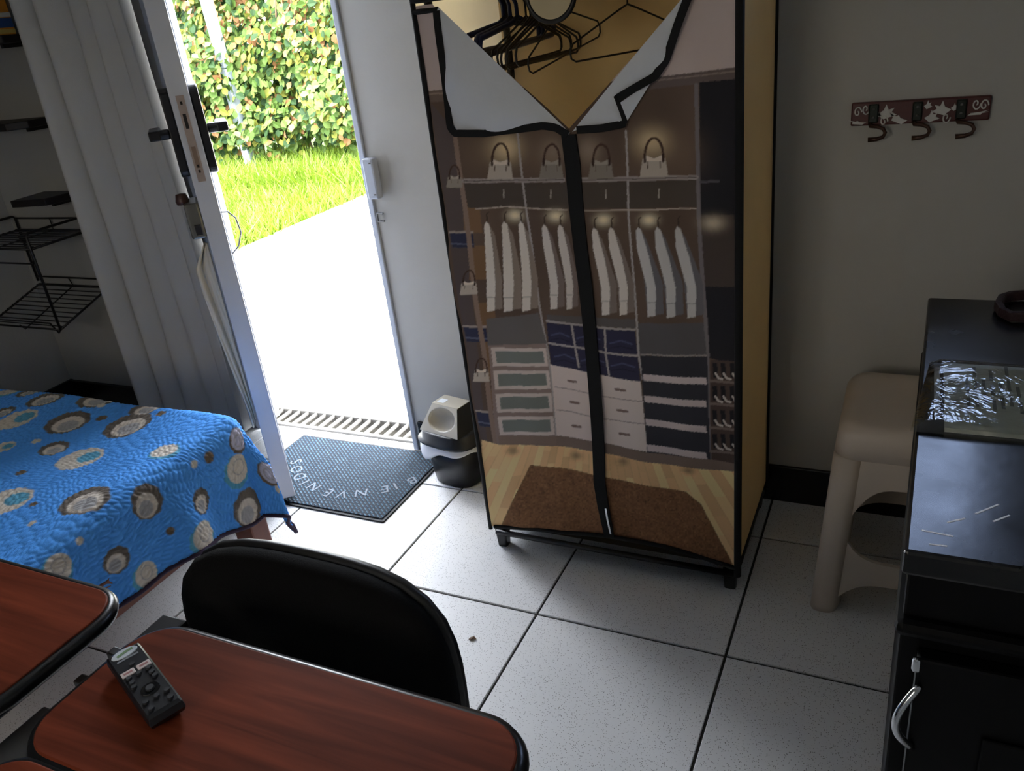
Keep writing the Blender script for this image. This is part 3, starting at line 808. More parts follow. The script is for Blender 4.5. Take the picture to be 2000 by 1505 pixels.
ln_.grid(liner, 60, 6).build('liner', mat('white_bin_liner', (228,230,236), 0.5, trans=0.2), bn_, smooth=True, solid=0.001)
lid = MB().lathe([(0.236,0.365),(0.238,0.385),(0.214,0.392),(0.206,0.448),(0.190,0.456),(0.0,0.456)], (BXc,BYc,0), 40, 1.12, 0.92, BR, 3.2).build('lid', M_bin, bn_, smooth=True)
# hooded swing flap: black cheeks, pale grey sloping front with a scooped hollow, flat top
M_flap = mat('warm_grey_flap_plastic', (186, 180, 166), 0.35)
ax = Vector((math.cos(BR), math.sin(BR), 0)); ay = Vector((-math.sin(BR), math.cos(BR), 0))
def fpnt(a_, b_, z): p_ = Vector((BXc,BYc,0)) + ax*a_ + ay*b_; return (p_.x, p_.y, z)
A0, A1, B0, B1, B2, ZA, ZB = 0.190, 0.125, -0.165, -0.055, 0.165, 0.457, 0.640
def corner(u, v): return (-A0+(A0-A1)*v)*(1-2*u) if False else ((A0+(A1-A0)*v)*(2*u-1)), B0+(B1-B0)*v, ZA+(ZB-ZA)*v
MB().add([fpnt(-A0,B0,ZA),fpnt(A0,B0,ZA),fpnt(A0,B2,ZA),fpnt(-A0,B2,ZA),fpnt(-A1,B1,ZB),fpnt(A1,B1,ZB),fpnt(A1,0.09,ZB),fpnt(-A1,0.09,ZB)],
         [(1,2,6,5),(2,3,7,6),(3,0,4,7)]).build('hood', M_bin, lid, bevel=0.003)
def flap_fn(u, v):
    a_, b_, z = corner(u, v)
    rr = math.hypot(a_/0.128, (v-0.52)/0.40)
    dep = 0.10*(1-rr*rr)**0.5 if rr < 1 else 0.0
    return fpnt(a_*0.985, b_-0.004+dep*0.80, z+0.002-dep*0.45)
MB().grid(flap_fn, 48, 40).build('flap', M_flap, lid, smooth=True)
MB().add([fpnt(-A1,B1-0.004,ZB+0.002),fpnt(A1,B1-0.004,ZB+0.002),fpnt(A1,0.09,ZB+0.002),fpnt(-A1,0.09,ZB+0.002)], [(0,1,2,3)]).build('flap_top', M_flap, lid, solid=0.003)
MB().add([fpnt(-0.10,-0.03,ZB+0.007),fpnt(-0.035,-0.03,ZB+0.007),fpnt(-0.035,0.03,ZB+0.007),fpnt(-0.10,0.03,ZB+0.007)], [(0,1,2,3)]).build('sticker', mat('white_sticker', (232,238,244), 0.3), lid)

bn_.scale = (0.91, 0.91, 0.91)

# ================================================================== hook board on the wall
HB = [onto(px, py, 1.41, 1) for px, py in ((1664,197),(1936,189),(1932,236),(1662,243))]
hx0, hx1 = (HB[0][0]+HB[3][0])/2, (HB[1][0]+HB[2][0])/2
hz1, hz0 = (HB[0][2]+HB[1][2])/2, (HB[2][2]+HB[3][2])/2
hb = thing('hook_board', ((hx0+hx1)/2, 1.42, hz0), 'dark red carved wooden board with three bent hooks on the wall', 'coat rack')
MB().box(hx0, hx1, 1.392, WALL_Y-0.001, hz0, hz1).build('board', mat('dark_red_lacquer', (72, 22, 20), 0.4, noise=0.3, nscale=30, stretch=(1,8,8)), hb, bevel=0.003)
M_carve = mat('pale_carved_inlay', (190, 190, 188), 0.6)
M_hook = mat('dark_bronze_hook', (74, 54, 46), 0.4, metal=0.7)
def hpt(a_, b_, y=1.389): return (hx0+(hx1-hx0)*a_, y, hz0+(hz1-hz0)*b_)
def leafpoly(a_, b_, sx, sy, rot=0.0):
    base = [(-1,0.0),(-0.35,0.35),(-0.1,0.95),(0.15,0.40),(0.7,0.55),(0.45,0.15),(1.0,-0.15),(0.3,-0.35),(-0.3,-0.55)]
    out = []
    for p_, q_ in base:
        x, y = p_*sx*math.cos(rot)-q_*sy*math.sin(rot), p_*sx*math.sin(rot)+q_*sy*math.cos(rot)
        out.append((a_+x, b_+y))
    return out
for poly in (leafpoly(0.27,0.48,0.075,0.42), leafpoly(0.36,0.20,0.055,0.36,0.2), leafpoly(0.66,0.52,-0.07,0.40), leafpoly(0.60,0.22,0.055,0.34), leafpoly(0.565,0.72,0.03,0.25), leafpoly(0.755,0.58,0.03,0.22),
             leafpoly(0.06,0.14,0.055,0.16,0.5), leafpoly(0.91,0.30,0.05,0.16,-0.6), leafpoly(0.205,0.45,0.03,0.22)):
    n_ = len(poly)
    MB().add([hpt(a_,b_,1.391) for a_,b_ in poly]+[hpt(a_,b_,1.386) for a_,b_ in poly], [tuple(range(n_)), tuple(range(n_,2*n_))]+[(i,(i+1)%n_,n_+(i+1)%n_,n_+i) for i in range(n_)]).build('carved_leaf', M_carve, hb)
for (ca_, cb_, s1) in ((0.05,0.60,1),(0.11,0.72,-1),(0.90,0.70,-1),(0.955,0.62,1),(0.25,0.16,1),(0.70,0.2,-1)):
    pp = [hpt(ca_+0.030*(1-t_/22)*math.cos(s1*t_*0.4), cb_+0.26*(1-t_/22)*math.sin(s1*t_*0.4), 1.388) for t_ in range(20)]
    MB().tube(pp, 0.0035, 5).build('carved_scroll', M_carve, hb)
for (px0, px1) in ((1700,1697),(1785,1780),(1870,1866)):
    a_ = (onto(px0+6, 225, 1.40, 1)[0]-hx0)/(hx1-hx0)
    bx_ = hx0+(hx1-hx0)*a_
    ho = MB().box(bx_-0.022, bx_+0.022, 1.376, 1.391, hz0+0.012, hz1-0.008).build('hook_plate', mat('green_black_hook_plate', (34,40,36), 0.4, metal=0.6), hb, bevel=0.003)
    for zz in (hz0+0.04, hz1-0.03):
        MB().lathe([(0.008,-0.004),(0.006,0.004)], (bx_,1.374,zz), 8).build('screw', M_steel, ho)
    # the arm leaves the plate at its foot, runs right and curls back to the left below the board
    arm = [(bx_-0.012,1.375,hz0+0.012),(bx_-0.008,1.362,hz0+0.002),(bx_+0.025,1.352,hz0-0.001),(bx_+0.050,1.345,hz0-0.010),(bx_+0.060,1.34,hz0-0.028),(bx_+0.052,1.335,hz0-0.046),(bx_+0.025,1.33,hz0-0.055),(bx_-0.014,1.33,hz0-0.057)]
    MB().tube(arm, [0.010,0.010,0.009,0.009,0.009,0.009,0.010,0.012], 8).build('hook', M_hook, ho, smooth=True)

# ================================================================== white plastic stool
SXc, SYc, SH = 2.745, 0.865, 1.03
M_stool = mat('ivory_stool_plastic', (196, 182, 166), 0.45, noise=0.04)
stl = thing('stool', (SXc, SYc, 0), 'ivory plastic stool between the wall and the black cupboard', 'stool')
def half(z): return 0.415 - 0.075*z/SH
# seat: rounded dish
ht = half(SH)
MB().loft([[(x,y,SH-0.16) for x,y in rrect(SXc-ht-0.012,SXc+ht+0.012,SYc-ht-0.012,SYc+ht+0.012,0.10)],
           [(x,y,SH-0.05) for x,y in rrect(SXc-ht,SXc+ht,SYc-ht,SYc+ht,0.10)],
           [(x,y,SH-0.012) for x,y in rrect(SXc-ht+0.02,SXc+ht-0.02,SYc-ht+0.02,SYc+ht-0.02,0.10)],
           [(x,y,SH) for x,y in rrect(SXc-ht+0.06,SXc+ht-0.06,SYc-ht+0.06,SYc+ht-0.06,0.09)],
           [(x,y,SH-0.006) for x,y in rrect(SXc-ht+0.12,SXc+ht-0.12,SYc-ht+0.12,SYc+ht-0.12,0.08)]]).build('seat', M_stool, stl, smooth=True)
for sx in (-1, 1):
    for sy in (-1, 1):
        rings = []
        for z in (0.0, 0.03, 0.3, 0.6, SH-0.161):
            h = half(z); wd = 0.135 if z > 0.02 else 0.125
            o0, o1 = h, h-wd
            r_ = 0.05
            loc = rrect(-wd/2, wd/2, -wd/2, wd/2, r_, 4)
            rings.append([(SXc+sx*(h-wd/2)+x, SYc+sy*(h-wd/2)+y, z) for x, y in loc])
        MB().loft(rings).build('leg', M_stool, stl, smooth=True)
# aprons under the seat and stretchers near the floor on each side
def side(fn_u, z0, z1, arch0, arch1, nm):
    """plate between two legs; arch0/arch1 = sag of lower/upper edge at the ends (rounded openings)"""
    n_ = 16; b_ = MB(); rin, rout = [], []
    for k in range(n_+1):
        t_ = k/n_*2-1
        e = abs(t_)**4
        lo, hi = z0 - arch0*e, z1 + arch1*e
        rin.append((t_, lo, hi))
    vs_, fs_ = [], []
    for t_, lo, hi in rin:
        for z in (lo, hi):
            for th in (0.0, 0.022): vs_.append(fn_u(t_, z, th))
    for k in range(n_):
        a_ = k*4; c_ = a_+4
        fs_ += [(a_,c_,c_+2,a_+2),(a_+1,a_+3,c_+3,c_+1),(a_,a_+1,c_+1,c_),(a_+2,c_+2,c_+3,a_+3)]
    fs_ += [(0,2,3,1),(n_*4,n_*4+1,n_*4+3,n_*4+2)]
    b_.add(vs_, fs_).build(nm, M_stool, stl)
for ax_, sg in ((0,-1),(0,1),(1,-1),(1,1)):
    def fu(t_, z, th, ax_=ax_, sg=sg):
        h = half(z); l_ = (h-0.125)*t_; d = sg*(h-0.012-th)
        return (SXc+l_, SYc+d, z) if ax_ == 1 else (SXc+d, SYc+l_, z)
    side(fu, SH-0.30, SH-0.155, 0.16, 0.0, 'apron')
    side(fu, 0.20, 0.32, 0.10, 0.10, 'stretcher')

# ================================================================== black cupboard at the right
CH = 1.80
K0, K1 = onto(1765, 1075, CH, 2), onto(1813, 580, CH, 2)          # near and far left corners of its top
cab = thing('cupboard', (3.2, -0.6, 0), 'black lacquered cupboard with a scratched top at the right edge', 'cupboard')
def make_lacquer():
    m = mat('black_lacquer', (6, 6, 7), 0.5, noise=0.2, nscale=12, spec=0.12)
    return m
M_lac = make_lacquer()
def make_lactop():
    m = bpy.data.materials.new('scratched_black_lacquer'); m.use_nodes = True
    n = m.node_tree.nodes; L = m.node_tree.links; b = n['Principled BSDF']
    tc = n.new('ShaderNodeTexCoord'); no = n.new('ShaderNodeTexNoise'); no.inputs['Scale'].default_value = 14; no.inputs['Detail'].default_value = 8
    L.new(tc.outputs['Object'], no.inputs['Vector'])
    rp = n.new('ShaderNodeMapRange'); rp.inputs[3].default_value = 0.16; rp.inputs[4].default_value = 0.34
    L.new(no.outputs[0], rp.inputs[0]); L.new(rp.outputs[0], b.inputs['Roughness'])
    b.inputs['Base Color'].default_value = (*lin((12,12,15)),1)
    bp = n.new('ShaderNodeBump'); bp.inputs['Strength'].default_value = 0.06; bp.inputs['Distance'].default_value = 0.003
    n2 = n.new('ShaderNodeTexNoise'); n2.inputs['Scale'].default_value = 40; L.new(tc.outputs['Object'], n2.inputs['Vector'])
    L.new(n2.outputs[0], bp.inputs['Height']); L.new(bp.outputs[0], b.inputs['Normal'])
    return m
M_lactop = make_lactop()
CRX = 3.95
def edge_x(y, off=0.0): t_ = (y-K0[1])/(K1[1]-K0[1]); return K0[0]+(K1[0]-K0[0])*t_+off
def cab_slab(y0, y1, off, z0, z1, nm, m_=M_lac, bev=0.003, par=cab):
    return MB().prism([(edge_x(y0,off),y0),(CRX,y0),(CRX,y1),(edge_x(y1,off),y1)], z0, z1).build(nm, m_, par, bevel=bev)
topo = cab_slab(K0[1], K1[1], 0.0, CH-0.065, CH, 'top', M_lactop, 0.004)
cab_slab(K0[1]+0.03, K1[1]-0.03, 0.012, CH-0.20, CH-0.066, 'frieze')
cab_slab(K0[1]+0.005, K1[1]-0.01, -0.003, CH-0.245, CH-0.201, 'moulding', M_lac, 0.008)
cab_slab(K0[1]+0.045, K1[1]-0.03, 0.010, 0.10, CH-0.246, 'carcass')
cab_slab(K0[1]+0.09, K1[1]-0.05, 0.05, 0.0, 0.099, 'plinth')
fy = K0[1]+0.045
xd = edge_x(fy)+0.050
xmid = (xd+CRX-0.06)/2
for q_, (x0, x1) in enumerate(((xd, xmid-0.006), (xmid+0.006, CRX-0.06))):
    d_ = MB().box(x0, x1, fy-0.045, fy-0.001, 0.16, CH-0.29).build('door', M_lac, cab, bevel=0.003)
    MB().box(x0+0.15, x1-0.15, fy-0.056, fy-0.046, 0.36, CH-0.48).build('panel', M_lac, d_, bevel=0.006)
    if q_ == 0:
        zc = 1.335; sx_ = x0
        arc = [(sx_+0.012-0.042*math.sin(math.pi*t_), fy-0.050-0.030*math.sin(math.pi*t_), zc+0.10-0.20*t_) for t_ in np.linspace(0,1,15)]
        MB().tube(arc, [0.008]+[0.0095]*13+[0.008], 10).build('handle', M_chrome, d_, smooth=True)
        MB().box(sx_-0.010, sx_+0.008, fy-0.062, fy-0.046, zc+0.145, zc+0.185).build('lock', M_chrome, d_, bevel=0.003)
        MB().box(sx_-0.002, sx_+0.001, fy-0.048, fy-0.046, 0.17, CH-0.30).build('edge_strip', mat('pale_edge_strip', (120,124,130), 0.35, metal=0.5), d_)  # thin paler line down the left edge of the door
for (a_, b_) in (((1905,1003),(1950,985)),((1850,1020),(1885,1012)),((1800,1035),(1862,1047)),((1815,1062),(1850,1066)),((1940,1018),(1972,1006))):
    pa, pb_ = onto(a_[0],a_[1],CH,2), onto(b_[0],b_[1],CH,2)
    MB().strip([(pa[0],pa[1],CH-0.0005),(pb_[0],pb_[1],CH-0.0005)], 0.0022, 0.0012, (0,0,1)).build('scratch', mat('pale_scratch', (235,235,240), 0.5), topo)

# clear document sleeve on the cupboard
D4 = [onto(px,py,CH+0.01,2) for px,py in ((1812,703),(1783,838))]
dx0, dx1 = 2.70, 3.42; dy1, dy0 = D4[0][1], D4[1][1]
slv = thing('document_sleeve', (3.05, (dy0+dy1)/2, CH), 'crinkled clear plastic sleeve holding printed papers on the black cupboard', 'document sleeve')
def make_plastic():
    m = bpy.data.materials.new('crinkled_clear_plastic'); m.use_nodes = True
    n = m.node_tree.nodes; L = m.node_tree.links
    n.remove(n['Principled BSDF'])
    tr = n.new('ShaderNodeBsdfTransparent'); tr.inputs[0].default_value = (0.86,0.88,0.88,1)
    gl = n.new('ShaderNodeBsdfGlossy'); gl.inputs['Roughness'].default_value = 0.10
    lw = n.new('ShaderNodeFresnel'); lw.inputs[0].default_value = 1.6
    ms = n.new('ShaderNodeMixShader')
    tc = n.new('ShaderNodeTexCoord'); no = n.new('ShaderNodeTexNoise'); no.inputs['Scale'].default_value = 16; no.inputs['Detail'].default_value = 3; no.inputs['Distortion'].default_value = 2.5
    L.new(tc.outputs['Object'], no.inputs['Vector'])
    bp = n.new('ShaderNodeBump'); bp.inputs['Strength'].default_value = 0.6; bp.inputs['Distance'].default_value = 0.006
    L.new(no.outputs[0], bp.inputs['Height']); L.new(bp.outputs[0], gl.inputs['Normal']); L.new(bp.outputs[0], lw.inputs['Normal'])
    mr = n.new('ShaderNodeMath'); mr.operation = 'MULTIPLY_ADD'; mr.inputs[1].default_value = 1.2; mr.inputs[2].default_value = 0.03; mr.use_clamp = True
    L.new(lw.outputs[0], mr.inputs[0])
    L.new(mr.outputs[0], ms.inputs[0]); L.new(tr.outputs[0], ms.inputs[1]); L.new(gl.outputs[0], ms.inputs[2])
    L.new(ms.outputs[0], n['Material Output'].inputs[0])
    return m
def slv_fn(u, v):
    x = dx0 + (dx1-dx0)*u + 0.045*(v-0.5)*(1-u); y = dy0 + (dy1-dy0)*v
    z = CH + 0.026 + 0.003*math.sin(u*9+v*4)*math.sin(v*5+u*3)
    e = min(u/0.04, (1-u)/0.04, v/0.05, (1-v)/0.05, 1)
    z = CH+0.004 + (z-CH-0.004)*max(e,0)
    return (x, y, z)
MB().grid(slv_fn, 70, 44).build('clear_cover', make_plastic(), slv, smooth=True)
MB().box(dx0+0.06, dx1-0.03, dy0+0.02, dy1-0.02, CH+0.001, CH+0.014).build('papers', mat('grey_green_paper', (232,234,222), 0.8, noise=0.06, nscale=12), slv)
MB().box(dx0+0.035, dx0+0.05, dy0+0.1, dy1-0.04, CH+0.001, CH+0.006).build('white_strip', mat('white_file_strip', (206,210,214), 0.5), slv)
M_ink = mat('faded_print_ink', (140,144,138), 0.8)
for k in range(7):
    x = dx0+0.115+k*0.021
    for q_ in range(2+k % 2):
        yb = dy0+0.14+0.10*q_+0.02*(k % 3)
        MB().box(x, x+0.009, yb, yb+0.07, CH+0.0141, CH+0.0145).build('printed_line', M_ink, slv)
# dark red strap on the cupboard
sp_ = [onto(px,py,CH+0.02,2) for px,py in ((2060,590),(2035,580),(2005,576),(1975,578),(1956,584),(1949,597),(1957,609),(1975,618),(2010,618),(2045,612),(2062,603),(2060,590))]
stp = MB().strip([(p_[0],p_[1],CH+0.003) for p_ in sp_], 0.012, 0.035, (0,0,1)).build('folded_strap', mat('dark_maroon_webbing', (34, 7, 14), 0.7, bump=0.4, bscale=300), bevel=0.003)
tag(stp, 'dark maroon folded strap lying at the back of the black cupboard', 'strap')

# ================================================================== two desks
DH = 1.65
def make_wood():
    m = bpy.data.materials.new('reddish_mahogany_laminate'); m.use_nodes = True
    n = m.node_tree.nodes; L = m.node_tree.links; b = n['Principled BSDF']
    geo = n.new('ShaderNodeNewGeometry'); mp = n.new('ShaderNodeMapping'); mp.inputs['Scale'].default_value = (1.6, 26, 26); mp.inputs['Rotation'].default_value = (0,0,math.radians(4))
    L.new(geo.outputs['Position'], mp.inputs[0])
    no = n.new('ShaderNodeTexNoise'); no.inputs['Scale'].default_value = 2.4; no.inputs['Detail'].default_value = 7; no.inputs['Distortion'].default_value = 0.6
    L.new(mp.outputs[0], no.inputs['Vector'])
    cr = n.new('ShaderNodeValToRGB'); cr.color_ramp.elements[0].position = 0.30; cr.color_ramp.elements[1].position = 0.72
    cr.color_ramp.elements[0].color = (*lin((90,39,23)),1); cr.color_ramp.elements[1].color = (*lin((134,63,40)),1)
    L.new(no.outputs[0], cr.inputs[0]); L.new(cr.outputs[0], b.inputs['Base Color'])
    b.inputs['Roughness'].default_value = 0.55; b.inputs['Specular IOR Level'].default_value = 0.08
    return m
M_wood = make_wood()
M_edge = mat('black_edging_strip', (12, 12, 13), 0.28)
def desk(x0, x1, y1, y0, seam, lab, r=0.11):
    d_ = thing('folding_desk', ((x0+x1)/2, (y0+y1)/2, 0), lab, 'desk', 'reddish-brown desks pushed together')
    for nm, ya, yb in (('leaf_top', seam+0.004, y1), ('main_top', y0, seam-0.004)):
        tp = MB().prism(rrect(x0+0.004, x1-0.004, ya+0.004, yb-0.004, r-0.01, 8), DH-0.045, DH).build(nm, M_wood, d_, bevel=0.002)
        ring = rrect(x0+0.002, x1-0.002, ya+0.002, yb-0.002, r, 8)
        MB().tube([(x,y,DH-0.026) for x,y in ring], 0.022, 8, True).build('edge_band', M_edge, tp, smooth=True)
    for x in (x0+0.10, x1-0.10):
        MB().box(x-0.03, x+0.03, y0+0.1, y1-0.12, DH-0.11, DH-0.05).build('frame_rail', M_steel, d_, bevel=0.003)
        for y in (y0+0.13, seam-0.52):
            MB().tube([(x,y,0.0),(x,y,DH-0.111)], 0.032, 12).build('leg', M_black_metal, d_, smooth=True)
    for y in (y0+0.13, seam-0.52):
        MB().box(x0+0.133, x1-0.133, y-0.02, y+0.02, DH-0.20, DH-0.14).build('cross_rail', M_black_metal, d_)
    return d_
d1 = desk(0.985, 2.045, -2.015, -3.35, -2.425, 'reddish-brown desk with the remote control on it, nearest the viewer')
d2 = desk(-0.26, 0.825, -1.965, -3.25, -2.42, 'reddish-brown desk at the lower left, its corner touching the quilt')
MB().box(0.850, 0.962, -3.1, -2.27, DH-0.13, DH-0.085).build('link_bar', M_steel, d1, bevel=0.003)
MB().box(0.850, 0.962, -2.19, -2.16, DH-0.13, DH-0.085).build('link_bracket', M_steel, d1, bevel=0.002)
MB().box(0.935, 0.962, -2.159, -2.09, DH-0.13, DH-0.085).build('link_bracket', M_steel, d1, bevel=0.002)
MB().box(0.850, 0.962, -2.089, -2.06, DH-0.13, DH-0.085).build('link_bracket', M_steel, d1, bevel=0.002)
MB().box(0.850, 0.940, -2.055, -1.90, DH-0.16, DH-0.11).build('link_bar', M_black_metal, d1, bevel=0.003)

# ================================================================== chair with a black upholstered back
CHX, CHY = 1.235, -1.715
M_uph = mat('black_upholstery', (9, 9, 10), 0.95, bump=0.3, bscale=600, spec=0.2)
M_shell = mat('black_chair_shell', (22, 22, 24), 0.4)
chr_ = thing('chair', (CHX, CHY-0.35, 0), 'black upholstered chair pushed under the reddish-brown desk', 'chair')
def outline(s=1.0):
    hw, z0, z1 = 0.460*s, 0.98, 1.688-(1-s)*0.35
    pts_ = []
    n_ = 40
    for k in range(n_):
        a_ = 2*math.pi*k/n_
        ca_, sa_ = math.cos(a_), math.sin(a_)
        pw = 3.5 if sa_ > 0 else 3.6
        q_ = (abs(ca_)**pw+abs(sa_)**pw)**(-1/pw)
        x = hw*ca_*q_; z = (z0+z1)/2 + (z1-z0)/2*sa_*q_
        pts_.append((x, z))
    return pts_
def bowl(x, z): return CHY - 0.03*(x/0.53)**2 + 0.06*(z-1.4)
fr_ = MB(); rings = []
for s_, dy in ((0.93,-0.075),(0.985,-0.062),(1.0,-0.04),(0.985,-0.018),(0.96,-0.012)):
    rings.append([(CHX+x, bowl(x,z)+dy, z) for x, z in outline(s_)])
# close both faces with centre rings
def face_rings(s0, dy): return [[(CHX+x*f_, bowl(x*f_, 1.36+(z-1.36)*f_)+dy, 1.36+(z-1.36)*f_) for x, z in outline(s0)] for f_ in (0.02,0.35,0.7)]
MB().loft(face_rings(0.93,-0.082)+rings).build('backrest', M_uph, chr_, smooth=True)
rs = []
for s_, dy in ((1.0,-0.008),(1.004,0.008),(0.98,0.022),(0.9,0.030)): rs.append([(CHX+x, bowl(x,z)+dy, z) for x, z in outline(s_)])
MB().loft(rs+list(reversed(face_rings(0.85,0.032)))).build('back_shell', M_shell, chr_, smooth=True)
sr = rrect(CHX-0.48, CHX+0.48, CHY-1.10, CHY-0.12, 0.16, 8)
MB().loft([[(x,y,0.94) for x,y in rrect(CHX-0.48,CHX+0.48,CHY-1.08,CHY-0.14,0.16,8)],[(x,y,0.97) for x,y in sr],[(x,y,1.04) for x,y in sr],[(x,y,1.07) for x,y in rrect(CHX-0.45,CHX+0.45,CHY-1.05,CHY-0.17,0.14,8)]]).build('seat', M_uph, chr_, smooth=True)
for sx in (-1, 1):
    MB().tube([(CHX+sx*0.40,CHY-0.18,0.93),(CHX+sx*0.41,CHY-0.02,0.95),(CHX+sx*0.36,CHY+0.055,1.05),(CHX+sx*0.30,CHY+0.055,1.35)], 0.028, 10).build('back_support', M_black_metal, chr_, smooth=True)
    for y0_, y1_ in ((CHY-0.95, CHY-1.02), (CHY-0.25, CHY-0.05)):
        MB().tube([(CHX+sx*0.43,y0_,0.938),(CHX+sx*0.47,y1_,0.0)], 0.026, 10).build('leg', M_black_metal, chr_, smooth=True)

# ================================================================== remote control
ra, rb = onto(240, 1275, DH+0.03, 2), onto(328, 1396, DH+0.03, 2)
rd = Vector((rb[0]-ra[0], rb[1]-ra[1], 0)); RL = rd.length; rd.normalize(); rn = Vector((-rd.y, rd.x, 0))
rw = abs((onto(262,1268,DH+0.03,2)-onto(216,1285,DH+0.03,2))[:2] @ np.array([rn.x, rn.y]))/2
rw = max(0.040, min(rw, 0.05))
rc = thing('remote_control', (*((np.array(ra)+np.array(rb))/2)[:2], DH), 'black remote control with a pale oval badge lying on the desk', 'remote control')
def rp_(a_, b_, z): p_ = Vector((ra[0],ra[1],0)) + rd*(a_*RL) + rn*(b_*rw); return (p_.x, p_.y, DH+z)
M_rem = mat('black_remote_plastic', (18, 20, 26), 0.38)
def ring_(z, inset, lift=0):
    return [rp_(a_, b_, z) for a_, b_ in rrect(inset*0.35, 1-inset*0.35, -1+inset, 1-inset, 0.06 if inset < .2 else .05, 5)]
bodyr = MB().loft([ring_(0.001,0.25), ring_(0.012,0.08), ring_(0.026,0.0), ring_(0.040,0.05), ring_(0.044,0.15)]).build('body', M_rem, rc, bevel=0.0)
SG = -1 if rn.x < 0 else 1          # +b = towards the right in the photo
def pill(a_, b_, la, lb, z0, z1, nm, m_):
    n_ = 16; lo = [rp_(a_+la*math.cos(2*math.pi*k/n_), SG*b_+lb*math.sin(2*math.pi*k/n_), z0) for k in range(n_)]
    hi = [rp_(a_+0.9*la*math.cos(2*math.pi*k/n_), SG*b_+0.9*lb*math.sin(2*math.pi*k/n_), z1) for k in range(n_)]
    return MB().loft([lo, hi]).build(nm, m_, rc, smooth=False)
M_badge = mat('pale_badge', (206, 214, 224), 0.4); M_btn = mat('rubber_button', (38, 40, 46), 0.6); M_key = mat('pale_app_key', (214, 200, 198), 0.5)
bd = pill(0.085, 0, 0.062, 0.78, 0.043, 0.046, 'badge', M_badge)
MB().strip([rp_(0.10,-0.45*SG,0.0462), rp_(0.08,0.1*SG,0.0462), rp_(0.075,0.5*SG,0.0462)], 0.004, 0.0005, (0,0,1)).build('badge_mark', mat('badge_green', (120,150,110), 0.5), bd)
MB().strip([rp_(0.165,-0.6*SG,0.0442), rp_(0.165,0.6*SG,0.0442)], 0.003, 0.0008, (0,0,1)).build('printed_name', mat('grey_print', (130,134,142), 0.6), rc)
for b0, b1 in ((-0.82,-0.06),(0.06,0.82)):
    ky = MB().strip([rp_(0.36,b0*SG,0.0435), rp_(0.36,b1*SG,0.0435)], 0.010, 0.003, (0,0,1)).build('app_key', M_key, rc, bevel=0.0008)
    MB().strip([rp_(0.36,(b0+0.14)*SG,0.0466), rp_(0.36,(b1-0.14)*SG,0.0466)], 0.003, 0.0004, (0,0,1)).build('key_print', mat('key_print_red', (170,120,118), 0.6), ky)
pill(0.27, 0.0, 0.022, 0.18, 0.043, 0.047, 'button', M_btn)
for a_, b_ in ((0.43,-0.55),(0.43,0.0),(0.43,0.55),(0.50,-0.55),(0.50,0.55),(0.56,-0.6),(0.56,0.6),(0.80,-0.55),(0.80,0.05),(0.80,0.62),(0.90,-0.50),(0.90,0.55)):
    pill(a_, b_, 0.022, 0.17, 0.043, 0.049, 'button', M_btn)
pill(0.675, 0.0, 0.078, 0.55, 0.043, 0.046, 'navigation_ring', mat('glossy_ring', (12,12,14), 0.2))
pill(0.675, 0.0, 0.035, 0.24, 0.046, 0.050, 'button', M_btn)

# crumb of dry leaf on the floor
cp = onto(923, 1248, 0.0, 2)
cr_ = MB().add([(cp[0]-0.02,cp[1]-0.008,0.002),(cp[0]+0.0,cp[1]-0.012,0.012),(cp[0]+0.022,cp[1]+0.004,0.003),(cp[0]+0.004,cp[1]+0.014,0.010),(cp[0]-0.015,cp[1]+0.010,0.002)], [(0,1,3,4),(1,2,3)]).build('leaf_scrap', mat('dry_leaf', (96,70,48), 0.8), solid=0.001)
tag(cr_, 'tiny scrap of dry leaf on the white floor tile', 'leaf')

# ================================================================== printed cloth wardrobe
# --- the printed picture on its front, drawn as flat print (photo pixel frame, 1 px cells)
PX0, PY0, PW, PH = 795, -60, 665, 1185
IMG = np.zeros((PH, PW, 3))
_yy, _xx = np.mgrid[0:PH, 0:PW]; _xx = _xx+PX0+0.5; _yy = _yy+PY0+0.5
def _in(poly):
    ins = np.zeros((PH, PW), bool); n_ = len(poly)
    for i in range(n_):
        x1, y1 = poly[i]; x2, y2 = poly[(i+1) % n_]
        if y1 == y2: continue
        c_ = ((y1 > _yy) != (y2 > _yy)) & (_xx < (x2-x1)*(_yy-y1)/(y2-y1)+x1)
        ins ^= c_
    return ins
def fillp(poly, col, a=1.0): m_ = _in(poly); IMG[m_] = IMG[m_]*(1-a)+np.array(lin(col))*a
def linep(pts, wdt, col, a=1.0):
    m_ = np.zeros((PH, PW), bool)
    for (x1,y1),(x2,y2) in zip(pts[:-1], pts[1:]):
        L2 = (x2-x1)**2+(y2-y1)**2
        t_ = np.clip(((_xx-x1)*(x2-x1)+(_yy-y1)*(y2-y1))/L2, 0, 1)
        m_ |= np.hypot(_xx-x1-t_*(x2-x1), _yy-y1-t_*(y2-y1)) < wdt/2
    IMG[m_] = IMG[m_]*(1-a)+np.array(lin(col))*a
def glow(x, y, rx, ry, col, a=1.0):
    g = a*np.exp(-(((_xx-x)/rx)**2+((_yy-y)/ry)**2))[...,None]
    IMG[:] = IMG*(1-g)+np.array(lin(col))*g
def soft(col0, col1, n_): return None
